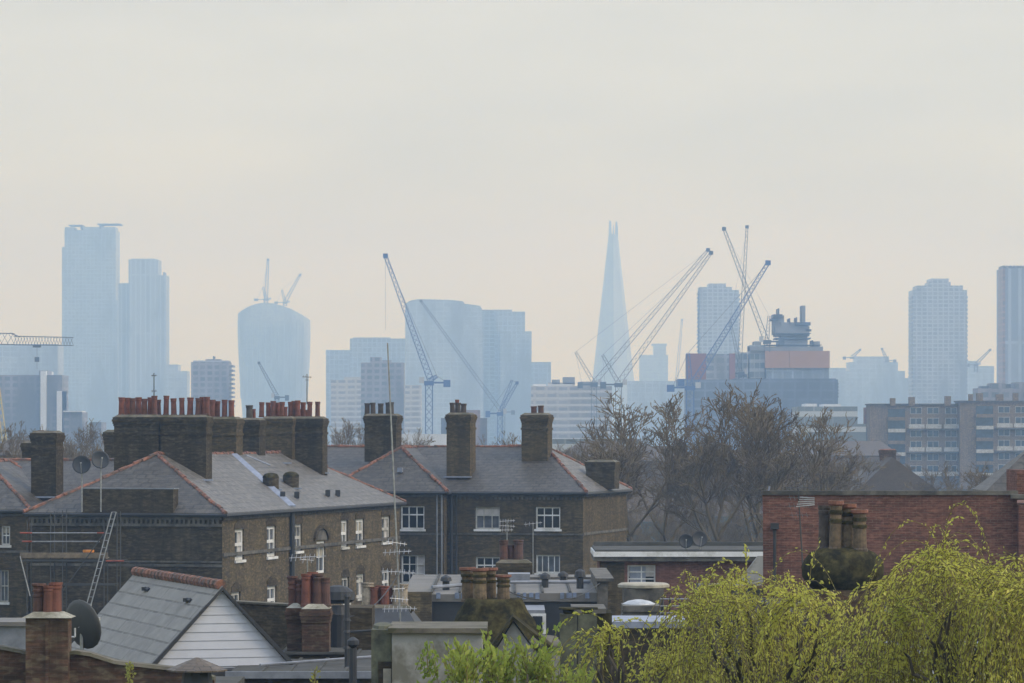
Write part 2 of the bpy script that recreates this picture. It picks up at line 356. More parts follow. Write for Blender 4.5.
def window(w, parent, hole, cols=2, rows=2, fw=.07, bw=.035, sill=True, curtain=None, lintel=None, rev=.14):
    a, b, c, d = hole; f = MB()
    w.bx(f, a, a+fw, c, d, rev-.05, rev+.03); w.bx(f, b-fw, b, c, d, rev-.05, rev+.03)
    w.bx(f, a+fw, b-fw, c, c+fw, rev-.05, rev+.03); w.bx(f, a+fw, b-fw, d-fw, d, rev-.05, rev+.03)
    for i in range(1, cols): t = a+(b-a)*i/cols; w.bx(f, t-bw/2, t+bw/2, c+fw, d-fw, rev-.045, rev+.025)
    op = WR.choice((0, 0, 0, .12, .2))*(d-c) if rows == 2 else 0      # some sashes are slid open
    for i in range(1, rows):
        z = c+(d-c)*i/rows+op; wd = bw*(1.7 if i*2 == rows else 1); w.bx(f, a+fw, b-fw, z-wd/2, z+wd/2, rev-.048, rev+.027)
    o = f.build('window', WR.choice(('white_paint', 'white_paint', 'old_paint')), parent)
    g = MB(); w.bx(g, a+.01, b-.01, c+.01, d-.01, rev+.04, rev+.055); g.build('pane', WR.choice(('pane_glass', 'pane_glass', 'pane_glass_pale')), o)
    k = WR.random(); inner = (b-a-2*fw)
    if k < .55:      # curtain or blind just behind the glass line
        g = MB()
        if k < .2: w.bx(g, a+fw, b-fw, d-fw-(d-c)*WR.uniform(.2, .5), d-fw, rev+.031, rev+.038); g.build('blind', WR.choice(('curtain', 'cream_stone')), o)
        elif k < .4: w.bx(g, b-fw-inner*WR.uniform(.25, .45), b-fw, c+fw, d-fw, rev+.031, rev+.038); g.build('curtain', 'curtain', o)
        else:
            q = inner*WR.uniform(.15, .28); w.bx(g, a+fw, a+fw+q, c+fw, d-fw, rev+.031, rev+.038); g.build('curtain', 'curtain', o)
            g = MB(); w.bx(g, b-fw-q, b-fw, c+fw, d-fw, rev+.031, rev+.038); g.build('curtain', 'curtain', o)
    if sill:
        g = MB(); w.bx(g, a-.08, b+.08, c-.13, c-.005, -.09, rev-.06); g.build('sill', WR.choice(('white_paint', 'old_paint')), o)
    if lintel:
        g = MB(); n = 8; pts = []
        rise = .16*(b-a)
        for i in range(n+1):
            u = i/n; t = a-.1+(b-a+.2)*u; z = d+.01+rise*math.sin(math.pi*u); pts.append((t, z))
        for (t0, q0), (t1, q1) in zip(pts[:-1], pts[1:]):
            cc = [w.p(t0, d+.003, -.03), w.p(t1, d+.003, -.03), w.p(t1, d+.003, .02), w.p(t0, d+.003, .02), w.p(t0, q0+.22, -.03), w.p(t1, q1+.22, -.03), w.p(t1, q1+.22, .02), w.p(t0, q0+.22, .02)]
            g.hexa(cc)
        g.build('lintel', lintel, o)
    return o
def hiproof(root, fr, x0, x1, y0, y1, zE, ra, rb, zR, mat, over=.25, tiles=True, skip=(), gut=True, name='roof'):
    """ra=(x,y) left ridge end, rb=(x,y) right ridge end; mat or 4 mats [front,right,back,left]"""
    m = MB(); E = [(x0-over, y0-over), (x1+over, y0-over), (x1+over, y1+over), (x0-over, y1+over)]
    dz = .1
    v = [fr(*p, zE-dz) for p in E]+[fr(*ra, zR), fr(*rb, zR)]+[fr(*p, zE-dz-.14) for p in E]
    mats = mat if isinstance(mat, (list, tuple)) else [mat]*4
    um = list(dict.fromkeys(mats))
    if abs(ra[0]-rb[0]) + abs(ra[1]-rb[1]) < .01: F_ = [((0, 1, 4), 0), ((1, 2, 4), 1), ((2, 3, 4), 2), ((3, 0, 4), 3)]
    elif abs(ra[1]-rb[1]) < .01: F_ = [((0, 1, 5, 4), 0), ((1, 2, 5), 1), ((2, 3, 4, 5), 2), ((3, 0, 4), 3)]
    else: F_ = [((0, 1, 4), 0), ((1, 2, 5, 4), 1), ((2, 3, 5), 2), ((3, 0, 4, 5), 3)]   # ridge runs along y: ra front, rb back
    o = len(m.v); m.v.extend(v)
    for f, k in F_: m.f.append(f); m.m.append(um.index(mats[k]))
    for f in ((0, 6, 7, 1), (1, 7, 8, 2), (2, 8, 9, 3), (3, 9, 6, 0), (6, 9, 8, 7)): m.f.append(f); m.m.append(0)
    r = m.build(name, um, root)
    if tiles:
        t = MB()
        if abs(ra[1]-rb[1]) < .01: hips = [(0, 4), (3, 4), (1, 5), (2, 5)]
        else: hips = [(0, 4), (1, 4), (2, 5), (3, 5)]
        segs = [s for s in hips+[(4, 5)] if s not in skip]
        for a, b in segs:
            p, q = Vector(v[a]), Vector(v[b])
            if (q-p).length < .05: continue
            n = max(1, int((q-p).length/.45)); e = (q-p)/n
            for i in range(n):
                j_ = Vector((random.uniform(-.025, .025), random.uniform(-.025, .025), .02-.05*math.sin(math.pi*i/n)+random.uniform(-.03, .03)))
                t.tube(p+e*i+j_, p+e*(i+1.03)+j_, random.uniform(.105, .125), .095, n=7)
        t.build('ridge_tile', 'ridge_clay', r)
    if gut:
        g = MB()
        for a, b in ((6, 7), (7, 8)):
            g.tube(Vector(v[a])+Vector((0, 0, .03)), Vector(v[b])+Vector((0, 0, .03)), .09, n=6)
        g.build('gutter', 'dark_metal', root)
    return r
POT_CACHE = {}
def pot_mesh(style, r, h):
    key = (style, round(r, 3), round(h, 3))
    if key in POT_CACHE: return POT_CACHE[key]
    m = MB()
    if style in ('pot_buff', 'pot_brown2'):
        prof = [(r*1.12, 0), (r*1.12, h*.06), (r*.98, h*.1), (r*.92, h*.55), (r*1.05, h*.57), (r*1.05, h*.63), (r*.9, h*.65), (r*.9, h*.72), (r*1.05, h*.74), (r*1.05, h*.8), (r*.93, h*.82), (r*1.0, h*.9), (r*1.25, h*.93), (r*1.25, h), (r*.95, h), (r*.85, h*.93)]
    elif style == 'square':
        prof = [(r, 0), (r*.9, h), (r*.7, h), (r*.65, h*.9)]
    else:
        prof = [(r*1.1, 0), (r*1.08, h*.08), (r*.95, h*.1), (r*.88, h*.8), (r*1.0, h*.83), (r*1.0, h*.88), (r*.92, h*.9), (r*1.06, h*.94), (r*1.06, h), (r*.8, h), (r*.75, h*.9)]
    m.lathe(0, 0, prof, n=4 if style == 'square' else 14, ang=R(45) if style == 'square' else 0)
    mat = {'pot_brown2': 'pot_brown', 'square': 'pot_grey'}.get(style, style)
    mats = [mat]
    if style == 'pot_buff':
        mats = ['pot_buff', 'pot_rim', 'mossy']; n = 14
        for i in range(len(m.m)):
            if 4*n <= i < 6*n or 8*n <= i < 10*n: m.m[i] = 2
        for i in range(len(m.m)):
            if 11*n <= i < 14*n: m.m[i] = 1
    o = m.build('chimney_pot', mats, smooth=False); COL.objects.unlink(o); me = o.data; bpy.data.objects.remove(o)
    POT_CACHE[key] = me
    return me
def pot(parent, p, style, r=.15, h=.85, label=None):
    r0 = root_loc(parent)
    o = bpy.data.objects.new('chimney_pot', pot_mesh(style, r, h)); COL.objects.link(o); o.parent = parent; o.location = Vector(p)-r0
    o.rotation_euler = (random.uniform(-.03, .03), random.uniform(-.03, .03), random.uniform(0, .3))
    q_ = random.uniform(.92, 1.08); o.scale = (q_, q_, random.uniform(.9, 1.07))
    if label: o['label'] = label
    return o
def stack(root, fr, x0, x1, y0, y1, z0, z1, mat='sooty_brick', cap='mortar_cap', corbel=.045, bands=True, lead=False):
    """brick chimney with corbelled head"""
    m = MB(); hh = z1-z0
    ch = min(.45, hh*.3)
    m.box(x0, x1, y0, y1, z0, z1-ch, fr)
    for i in range(3): e = corbel*(i+1)/1.5; m.box(x0-e, x1+e, y0-e, y1+e, z1-ch+i*ch/4, z1-ch+(i+1)*ch/4, fr)
    e = corbel*1.2; m.box(x0-e, x1+e, y0-e, y1+e, z1-ch/4, z1-.002, fr)
    if bands and hh > 1.6: m.box(x0-.04, x1+.04, y0-.04, y1+.04, z1-ch-.42, z1-ch-.3, fr)
    o = m.build('chimney', mat, root)
    c = MB(); a = .02; zc = z1+.12
    q = [fr(x0-a, y0-a, z1), fr(x1+a, y0-a, z1), fr(x1+a, y1+a, z1), fr(x0-a, y1+a, z1), fr(x0+.15, y0+.15, zc), fr(x1-.15, y0+.15, zc), fr(x1-.15, y1-.15, zc), fr(x0+.15, y1-.15, zc)]
    c.hexa(q); c.build('mortar_cap', cap, o)
    if lead:
        l = MB(); l.box(x0-.12, x1+.12, y0-.2, y0-.02, z0+lead, z0+lead+.08, fr); l.build('flashing', 'lead_bright', o)
    return o

ident = frame(0, 0, 0)
ANG = math.atan2(-.224, .975)
# ================================================================== ground
g = MB(); xs = 1700
g.add([(-xs, -150, 0), (xs, -150, 0), (xs, 6900, 0), (-xs, 6900, 0)], [(0, 1, 2, 3)])
tag(g.build('ground', 'soil'), kind='structure')
g = MB(); g.add([(-30, 239, .004), (60, 239, .004), (60, 247, .004), (-30, 247, .004)], [(0, 1, 2, 3)])
tag(g.build('road', 'tarmac'), kind='structure')

# ================================================================== the Victorian block : long wing A
A = frame(X(222, 185), 185, ANG); WA, LA = 9.7, 33.8
zA = Z(511, 185); zAr = 12.2
rootA = thing('brick_house', A(-WA/2, LA/2, 0), 'long dark brick house with hipped slate roof and two rows of red chimney pots', 'house')
wf = Wall(A(-WA, 0, 0)[:2], A.vx, (-A.vy[0], -A.vy[1]))            # front
ws = Wall(A(0, 0, 0)[:2], A.vy, A.vx)                              # right flank
def holes(w, lst):
    r = []
    for px, hw, p0, p1 in lst:
        a, b = w.t(px-hw), w.t(px+hw); tm = (a+b)/2; r.append((a, b, w.z(tm, p1), w.z(tm, p0)))
    return r
SIDE = [(239.5, 4.6, 529, 560), (271.5, 4.6, 526, 556.5), (298.5, 3.6, 524, 551), (321, 4.5, 541, 573), (344.5, 3.4, 520, 547), (360, 4.2, 519, 545.5), (386, 4.2, 516, 542),
        (236, 4.6, 592, 621), (272, 4.6, 586, 614), (345.5, 3.6, 577, 603), (360.5, 4, 574, 598), (386, 4, 570, 594)]
hs = holes(ws, SIDE)
m = MB(); ws.grid(m, 0, LA, 0, zA-.05, hs)
wf.grid(m, 0, WA, 0, zA-.05, [])
m.add([A(-WA, 0, 0), A(-WA, LA, 0), A(-WA, LA, zA-.05), A(-WA, 0, zA-.05)], [(0, 1, 2, 3)]); m.add([A(-WA, LA, 0), A(0, LA, 0), A(0, LA, zA-.05), A(-WA, LA, zA-.05)], [(0, 1, 2, 3)])
m.build('wall', 'stock_brick_warm', rootA)
# dark front wall is a skin of sooty bricks, its shade also put into the colour, with corbel table and string course
m = MB(); wf.bx(m, -.02, WA+.02, 0, zA-.06, -.03, -.004); m.build('front_wall', 'sooty_brick', rootA)
for k, h in enumerate(hs):
    if SIDE[k][0] == 321:
        o = window(ws, rootA, h, 2, 2, fw=.12, sill=False); o['label'] = 'tall white arched stair window'
        g = MB()
        a, b, c, d = h; n = 12; r0, r1 = (b-a)/2*1.25, (b-a)/2*1.7; tm = (a+b)/2
        for i in range(n):
            q = [(tm+math.cos(math.pi*j/n)*r, d+.05+math.sin(math.pi*j/n)*r*.55) for r in (r0, r1) for j in (i, i+1)]
            (t0, z0), (t1, z1), (t2, z2), (t3, z3) = q
            g.hexa([ws.p(t0, z0, -.12), ws.p(t1, z1, -.12), ws.p(t3, z3, -.12), ws.p(t2, z2, -.12), ws.p(t0, z0, .0), ws.p(t1, z1, .0), ws.p(t3, z3, .0), ws.p(t2, z2, .0)])
        g.build('arch', 'sooty_brick', o)
        g = MB(); vs = [ws.p(tm+math.cos(math.pi*j/n)*r0, d+.05+math.sin(math.pi*j/n)*r0*.55, -.03) for j in range(n+1)]; g.add(vs, [tuple(range(n+1))]); 
        g.build('arch_infill', 'stone_band', o)
    else: window(ws, rootA, h, 2, 2, fw=.16, bw=.09, lintel='sooty_brick')
m = MB()
tE = LA
def course(w, m, px0, px1, py0, py1, hgt=.16, proud=.07):
    t0, t1 = w.t(px0), w.t(px1); z0 = w.z(t0, py0)
    w.bx(m, t0, t1, z0-hgt/2, z0+hgt/2, -proud, .0)
course(ws, m, 222.5, 399, 555, 538); ws.bx(m, .1, tE-.1, zA-.45, zA-.28, -.06, 0); ws.bx(m, .1, tE-.1, zA-.28, zA-.2, -.1, 0)
m.build('string_course', 'stone_band', rootA)
m = MB()
wf.bx(m, 0, WA, zA-.75, zA-.62, -.12, -.031); 
for i in range(40): wf.bx(m, .1+i*.24, .22+i*.24, zA-.62, zA-.42, -.13, -.031)
wf.bx(m, 0, WA, zA-.42, zA-.25, -.16, -.031); wf.bx(m, 0, WA, wf.z(3, 566), wf.z(3, 566)+.12, -.08, -.031); wf.bx(m, 0, WA, wf.z(3, 566)+.2, wf.z(3, 566)+.28, -.08, -.031)
m.build('cornice', 'stone_band', rootA)
roofA = hiproof(rootA, A, -WA, 0, 0, LA, zA, (-WA/2, WA/2), (-WA/2, LA-WA/2), zAr, ['dark_slate', 'lit_slate', 'dark_slate', 'dark_slate'])
def roofz(x): return zA-.1+(zAr-zA+.1)*(WA/2+.25-abs(x+WA/2))/(WA/2+.25)
# brick parapet block on front
m = MB(); t0, t1 = wf.t(84), wf.t(175); wf.bx(m, t0, t1, zA-.1, wf.z(4, 489), -.28, .5)
pb = m.build('parapet', 'sooty_brick', rootA)
m = MB(); wf.bx(m, t0-.04, t1+.04, wf.z(4, 489), wf.z(4, 489)+.05, -.3, .52); m.build('coping', 'lead', pb)
# drain pipes
m = MB(); t = ws.t(290); m.tube(ws.p(t, 0, -.12), ws.p(t, zA-.2, -.12), .14, n=8); m.build('downpipe', 'dark_metal', rootA)
# lead gutter running down the flank slope and a thinner one
m = MB()
def onslope(x, y, dz=.03): return Vector(A(x, y, roofz(x)+dz))
def slopept(px, py):      # point of the right slope seen at a pixel
    k = (px-512)/F; best = None
    for i in range(200):
        x = -4.85+i*5.1/200
        # find y so that px matches
        ox, oy = A(x, 0, 0)[:2]; dx, dy = A.vy; t = (k*oy-ox)/(dx-k*dy)
        wx, wy, _ = A(x, t, 0); z = roofz(x); e = abs(HZ+(H-z)*F/wy-py)
        if best is None or e < best[0]: best = (e, x, t)
    return best[1], best[2]
a = slopept(234, 455); b = slopept(292, 507)
p, q = onslope(*a), onslope(*b); m.hexa([p+Vector((-.16, 0, 0)), p+Vector((.16, 0, 0)), p+Vector((.16, 0, .06)), p+Vector((-.16, 0, .06)), q+Vector((-.2, 0, 0)), q+Vector((.2, 0, 0)), q+Vector((.2, 0, .06)), q+Vector((-.2, 0, .06))])
p, q = p+Vector((-.2, .1, .02)), q+Vector((-.24, .1, .02)); m.tube(p, q, .05)
a = slopept(246, 456); b = slopept(270, 466); m.tube(onslope(*a), onslope(*b), .05)
m.build('lead_flashing', 'lead_bright', roofA)
# stack 1 across the ridge (slopept defined above)
S1y = 3.6
def xl(px, y):       # local x in frame A for pixel px at local y
    k = (px-512)/F; ox, oy = A(0, y, 0)[:2]; dx, dy = A.vx
    return (k*oy-ox)/(dx-k*dy)
def zl(x, y, py): return Z(py, A(x, y, 0)[1])
def potA(st, px, y, style, h=.85, r=.15, ztop=None): 
    x = xl(px, y); pot(st, A(x, y, ztop+.07), style, r, h)
yb = slopept(207, 480)[1]; print('yb', yb); z1 = zl(-5, yb, 417)
st = stack(rootA, A, xl(114, yb), xl(158, yb), yb, yb+1.6, 10.4, z1); st1 = st
st2 = stack(rootA, A, xl(158, yb)+.1, xl(206, yb+.1), yb+.1, yb+1.1, 10.0, z1-.01)
st3 = stack(rootA, A, xl(203, 17.5), xl(236, 17.5), 17.5, 18.7, 10.6, zl(-4, 17.5, 419), mat='stock_brick')
for px, yy in ((121.5, .35), (127.5, 1.2), (133, .4), (139, 1.2), (144.5, .4), (150, 1.2), (154.5, .4), (158, 1.1)): potA(st1, px, yb+yy, 'pot_clay', h=random.uniform(.85, .95), ztop=z1, r=.155)
for px, yy in ((166, .9), (174, .9), (182, .9), (190, .9), (198, .8), (203, 1.2), (207, .8)): potA(st2, px, yb+yy, 'pot_clay', h=random.uniform(.85, .97), ztop=z1, r=.15)
for px, yy in ((212, .4), (217, .7), (224.5, .5), (231.5, .5)): potA(st3, px, 17.5+yy, 'pot_clay', h=.9, ztop=zl(-4, 17.5, 419), r=.16)
y5 = slopept(324, 476)[1]-.6; print('y5', y5); z5 = zl(-4, y5, 418.5)
m = MB()
yl_ = 21.5; stl = stack(rootA, A, xl(236, yl_), xl(259, yl_), yl_, yl_+1.2, 10.8, zl(-5, yl_, 420))
pot(stl, A(xl(249.5, yl_+.4), yl_+.4, zl(-5, yl_, 420)+.05), 'pot_grey', .2, .75, 'squat dark grey pot'); potA(stl, 254, yl_+.6, 'pot_clay', h=.5, ztop=zl(-5, yl_, 420), r=.11)
st5 = stack(rootA, A, xl(262, y5), xl(292, y5), y5, y5+1.4, 10.2, z5, mat='stock_brick')
st6 = stack(rootA, A, xl(291, y5+.6), xl(322.5, y5+.6), y5+.6, y5+1.6, 9.9, z5, mat='sooty_brick')
for px, yy in ((261.5, .3), (268.5, .9), (273, .4), (278, .9), (282, .4)): potA(st5, px, y5+yy, 'pot_clay', h=random.uniform(.85, .95), ztop=z5, r=.15)
potA(st5, 285.5, y5+.5, 'pot_clay', h=.55, ztop=z5, r=.12)
for px, yy in ((290.5, 1.0), (294, 1.6), (298, 1.0), (303, 1.5), (309.5, 1.2), (317.5, 1.2)): potA(st6, px, y5+yy, 'pot_clay', h=random.uniform(.85, .95), ztop=z5, r=.15)
potA(st6, 301, y5+1.9, 'pot_clay', h=.5, ztop=z5, r=.12); potA(st6, 306, y5+1.9, 'pot_clay', h=.4, ztop=z5, r=.12)
for px, py in ((207, 481), (286, 464), (324, 474)):
    a = slopept(px, py); p = onslope(*a); m = MB(); m.box(p.x-.4, p.x+.3, p.y-.25, p.y+.05, p.z-.02, p.z+.06); m.build('flashing', 'lead_bright', rootA)
# round mossy stubs on the slope
for px, py in ((271, 487), (291, 485.5)):
    a = slopept(px, py); p = onslope(*a); m = MB()
    m.lathe(p.x, p.y, [(.42, p.z-.3), (.42, p.z+.45), (.40, p.z+.5), (.30, p.z+.62), (.12, p.z+.68)], n=14, jitter=.04)
    o = m.build('vent_stub', 'sooty_brick', rootA); o['label'] = 'squat round brick vent capped with moss'
    m = MB(); m.lathe(p.x, p.y, [(.435, p.z+.44), (.41, p.z+.52), (.31, p.z+.64), (.12, p.z+.70)], n=14, jitter=.05); m.build('moss_cap', 'mossy', o)
    m = MB(); m.box(p.x-.1, p.x+.6, p.y-.5, p.y-.35, p.z-.22, p.z-.14); m.build('flashing', 'lead_bright', o)
for px, py in ((283, 498), (297, 498), (328, 496), (338, 496)):
    a = slopept(px, py); p = onslope(*a); m = MB(); m.box(p.x-.09, p.x+.09, p.y-.15, p.y+.15, p.z-.05, p.z+.25); m.box(p.x-.13, p.x+.13, p.y-.25, p.y-.15, p.z-.05, p.z+.3)
    m.build('roof_vent', 'dark_metal', rootA)

# ------------------------------------------------------------------ wing C at the far left (crosses A)
rootC = thing('brick_house', A(-18, 11, 0), 'brick house with slate roof and terracotta ridge at the left edge', 'house')
zC = zA; zCr = 11.85; y0C, yrC = 8.0, 14.0
m = MB(); m.box(-34, -WA-.01, y0C, 20, 0, zC-.05, A)
fl = [(5.5, 4.5, 526, 545), (4, 4.5, 570, 602)]
wc = Wall(A(-34, y0C-2.2, 0)[:2], A.vx, (-A.vy[0], -A.vy[1]))
hc = holes(wc, fl); Lc = wc.t(28.5)
wc.grid(m, 0, Lc, 0, zC-.05, hc); m.add([wc.p(Lc, 0), wc.p(Lc, 0, 2.2), wc.p(Lc, zC-.05, 2.2), wc.p(Lc, zC-.05)], [(0, 1, 2, 3)])
m.build('wall', 'stock_brick', rootC)
for h in hc: window(wc, rootC, h, 2, 2)
m = MB(); wc.bx(m, 0, Lc, wc.z(Lc, 553), wc.z(Lc, 553)+.12, -.05, 0); wc.bx(m, 0, Lc, zC-.4, zC-.25, -.08, 0); m.build('string_course', 'stone_band', rootC)
hiproof(rootC, A, -36, -5.6, y0C, 20, zC, (-36, yrC), (-5.6, yrC), zCr, 'dark_slate', over=.15)
# protruding hip on the left
xw1 = -34+Lc; hiproof(rootC, A, xw1-7.4, xw1, y0C-2.2, 13, zC+.02, (xw1-3.7, y0C+1.6), (xw1-3.7, 13), zCr-.02, 'dark_slate')
def xla(px, y): return xl(px, y)
m1 = stack(rootC, A, xl(31, 9), xl(56, 9), 9, 10.1, 9.6, zl(-17, 9, 433), mat='sooty_brick', lead=.35)
pot(m1, A(xl(41, 9.6), 9.6, zl(-17, 9, 433)+.02), 'pot_clay', .18, .12)
stack(rootC, A, xl(22, 17), xl(33, 17), 17, 18, 10, zl(-17, 17, 443), bands=False)
stack(rootC, A, xl(104, 16), xl(116, 16), 16, 17, 10, zl(-10, 16, 432), bands=False)

# ------------------------------------------------------------------ block B
B = frame(X(583, 221), 221, ANG)
rootB = thing('brick_house', B(-8, 6, 0), 'brick house with white sash windows facing the camera and three tall chimneys', 'house')
zB = Z(490, 221); zBr = Z(446.5, 228.5)
wb = Wall(B(-24, 0, 0)[:2], B.vx, (-B.vy[0], -B.vy[1])); wbs = Wall(B(0, 0, 0)[:2], B.vy, B.vx)
wbl = Wall(B(-15, -.8, 0)[:2], B.vx, (-B.vy[0], -B.vy[1]))
hb = holes(wb, [(487.5, 12.2, 507, 529), (548, 12.2, 507, 529), (488, 12.2, 557, 579), (548, 12, 555, 573)])
hl = holes(wbl, [(412.5, 11.8, 506, 529), (413, 11.8, 555, 583)])
sB = wb.t(449)
m = MB(); wb.grid(m, sB-.3, 24, 0, zB-.05, hb); wbl.grid(m, 0, 7, 0, zB-.05, hl)
m.add([wbl.p(7, 0), wbl.p(7, 0, .8), wbl.p(7, zB-.05, .8), wbl.p(7, zB-.05)], [(0, 1, 2, 3)])
m.add([B(0, 0, 0), B(0, 12.8, 0), B(0, 12.8, zB-.05), B(0, 0, zB-.05)], [(0, 1, 2, 3)]); m.add([B(-24, 12.8, 0), B(0, 12.8, 0), B(0, 12.8, zB-.05), B(-24, 12.8, zB-.05)], [(3, 2, 1, 0)])
m.add([B(-24, 0, 0), B(-15, 0, 0), B(-15, 0, zB-.05), B(-24, 0, zB-.05)], [(0, 1, 2, 3)])
m.add([B(-24, 0, 0), B(-24, 12.8, 0), B(-24, 12.8, zB-.05), B(-24, 0, zB-.05)], [(0, 1, 2, 3)])
m.build('wall', 'stock_brick', rootB)
for i, h in enumerate(hb): window(wb, rootB, h, 3 if i < 3 else 4, 2 if i < 3 else 1, fw=.075, bw=.045)
for i, h in enumerate(hl): window(wbl, rootB, h, 3, 2 if i == 0 else 3, fw=.075, bw=.045)
m = MB(); wb.bx(m, sB, 24, wb.z(20, 535), wb.z(20, 535)+.1, -.05, 0); wbl.bx(m, 0, 7, wb.z(20, 535), wb.z(20, 535)+.1, -.05, 0); wbs.bx(m, 0, 12.8, wb.z(20, 535), wb.z(20, 535)+.14, -.05, 0)
for w_, a, b in ((wb, sB, 24), (wbl, 0, 7), (wbs, 0, 12.8)): w_.bx(m, a, b, zB-.42, zB-.27, -.07, 0); 
for i in range(60):
    t = sB+.1+i*.26
    if t < 23.8: wb.bx(m, t, t+.12, zB-.56, zB-.42, -.06, 0)
m.build('string_course', 'stone_band', rootB)
hiproof(rootB, B, -24, 0, 0, 12.8, zB, (-24, 6.4), (-3.6, 6.4), zBr, ['dark_slate', 'lit_slate', 'dark_slate', 'dark_slate'])
# protruding hipped bay
hiproof(rootB, B, -15, -8, -.8, 6.4, zB+.02, (-11.5, 2.9), (-11.5, 6.4), zBr-.03, 'dark_slate')
for px, r_ in ((452, .1), (457, .05)):
    m = MB(); t = wb.t(px); m.tube(wb.p(t, 0, -.12), wb.p(t, zB-.2, -.12), r_, n=8); m.build('downpipe', 'dark_metal', rootB)
m = MB(); 
for dt in (-.12, -.4): m.tube(wbl.p(7+dt, 0, -.07), wbl.p(7+dt, zB-.2, -.07), .05, n=8)
m.build('drainpipe', 'lead', rootB)
def xb(px, y):
    k = (px-512)/F; ox, oy = B(0, y, 0)[:2]; dx, dy = B.vx
    return (k*oy-ox)/(dx-k*dy)
def zb(x, y, py): return Z(py, B(x, y, 0)[1])
def stB(px0, px1, y, top, dep, zb0, mat='sooty_brick', **k): return stack(rootB, B, xb(px0, y), xb(px1, y), y, y+dep, zb0, zb(-8, y, top), mat, **k)
c3 = stB(364.5, 396, 3.0, 415.5, 1.3, 11.6); z = zb(-11, 3, 415.5)
for px in (368, 374, 380.5, 387, 392): pot(c3, B(xb(px, 3.6), 3.4+.5*(px % 2), z+.03), 'pot_grey', .17, .72)
c4 = stB(446.5, 470, 1.6, 414.5, 1.4, 10.2, 'stock_brick', lead=.5); z = zb(-8, 1.6, 414.5)
for px, yy in ((452.5, .3), (458, .9), (463.5, .3)): pot(c4, B(xb(px, 1.6+yy), 1.6+yy, z+.03), 'pot_grey', .17, .65)
pot(c4, B(xb(458.5, 3), 2.6, z+.1), 'pot_clay', .12, .85, 'thin bright red pot')
c5 = stB(521.5, 547.5, 4.2, 415, 1.3, 11, 'stock_brick', lead=.45); z = zb(-4, 4.2, 415)
for px in (534, 541): pot(c5, B(xb(px, 4.8), 4.8, z+.03), 'pot_brown', .19, .5)
c6 = stack(rootB, B, xb(586, 6), xb(614.5, 6), 6, 7.4, 10, zb(0, 6, 462), 'sooty_brick', bands=False, corbel=.03)
# small flashing and rooflights
m = MB(); m.box(-11.1, -10.8, .4, .6, zB+1.0, zB+1.25, B); m.build('roof_vent', 'lead_bright', rootB)

# ================================================================== dishes and aerials
def dish(label, px, py, rpx, Y, poley, tilt=0., mat='dish_dark', face=1, squash=1, polex=None, group=None):
    p = P(px, py, Y); r = rpx*Y/F
    root = thing('satellite_dish', (p.x, Y+.1, Z(poley, Y)), label, 'satellite dish', group)
    m = MB(); n = 20; rings = 6; c = [p+Vector((0, r*.28, 0))]
    nrm = Vector((math.sin(tilt), -math.cos(tilt), .25)).normalized(); a = nrm.cross(Vector((0, 0, 1))).normalized(); b = a.cross(nrm)
    vs = []
    for side, off in ((0, 0), (1, .03)):
        for j in range(rings+1):
            rr = r*j/rings
            for i in range(n):
                t = 2*math.pi*i/n; vs.append(p+a*(rr*math.cos(t)*squash)+b*(rr*math.sin(t))-nrm*(r*.25*(1-(j/rings)**2))-nrm*off)
    fs = []; k = (rings+1)*n
    for j in range(rings):
        for i in range(n):
            q = (j*n+i, j*n+(i+1) % n, (j+1)*n+(i+1) % n, (j+1)*n+i); fs.append(q); fs.append(tuple(k+x for x in q[::-1]))
    for i in range(n): fs.append((rings*n+i, rings*n+(i+1) % n, k+rings*n+(i+1) % n, k+rings*n+i))
    m.add(vs, fs); m.build('dish', mat, root, smooth=True)
    m = MB(); f = p+nrm*(r*.75); m.tube(p-b*r*.95, f, r*.035); m.tube(f-Vector((0, 0, r*.06)), f+Vector((0, 0, r*.06)), r*.09, n=8); m.build('receiver_arm', 'galv', root)
    m = MB(); q = Vector((X(polex, Y) if polex else p.x, Y+.25*r+.05, Z(poley, Y))); tp = p-nrm*(r*.3); m.tube((q.x, tp.y+.05, q.z), (q.x, tp.y+.05, tp.z), .035, n=8); m.tube((q.x, tp.y+.05, tp.z), tp, .035); m.build('pole', 'steel', root)
    return root
dish('dark satellite dish on a pole, left of the pair beside the red chimney pots', 81.5, 464.5, 9.3, 183.5, 512)
dish('dark satellite dish on a pole, right of the pair beside the red chimney pots', 100.5, 459.5, 9.3, 183.5, 512, .35)
dish('round dark dish on the low flat roof, left and smaller of two', 686, 541, 7.2, 158, 558)
dish('round dark dish on the low flat roof, right and higher of two', 700, 538.5, 8.3, 158, 556, .3)

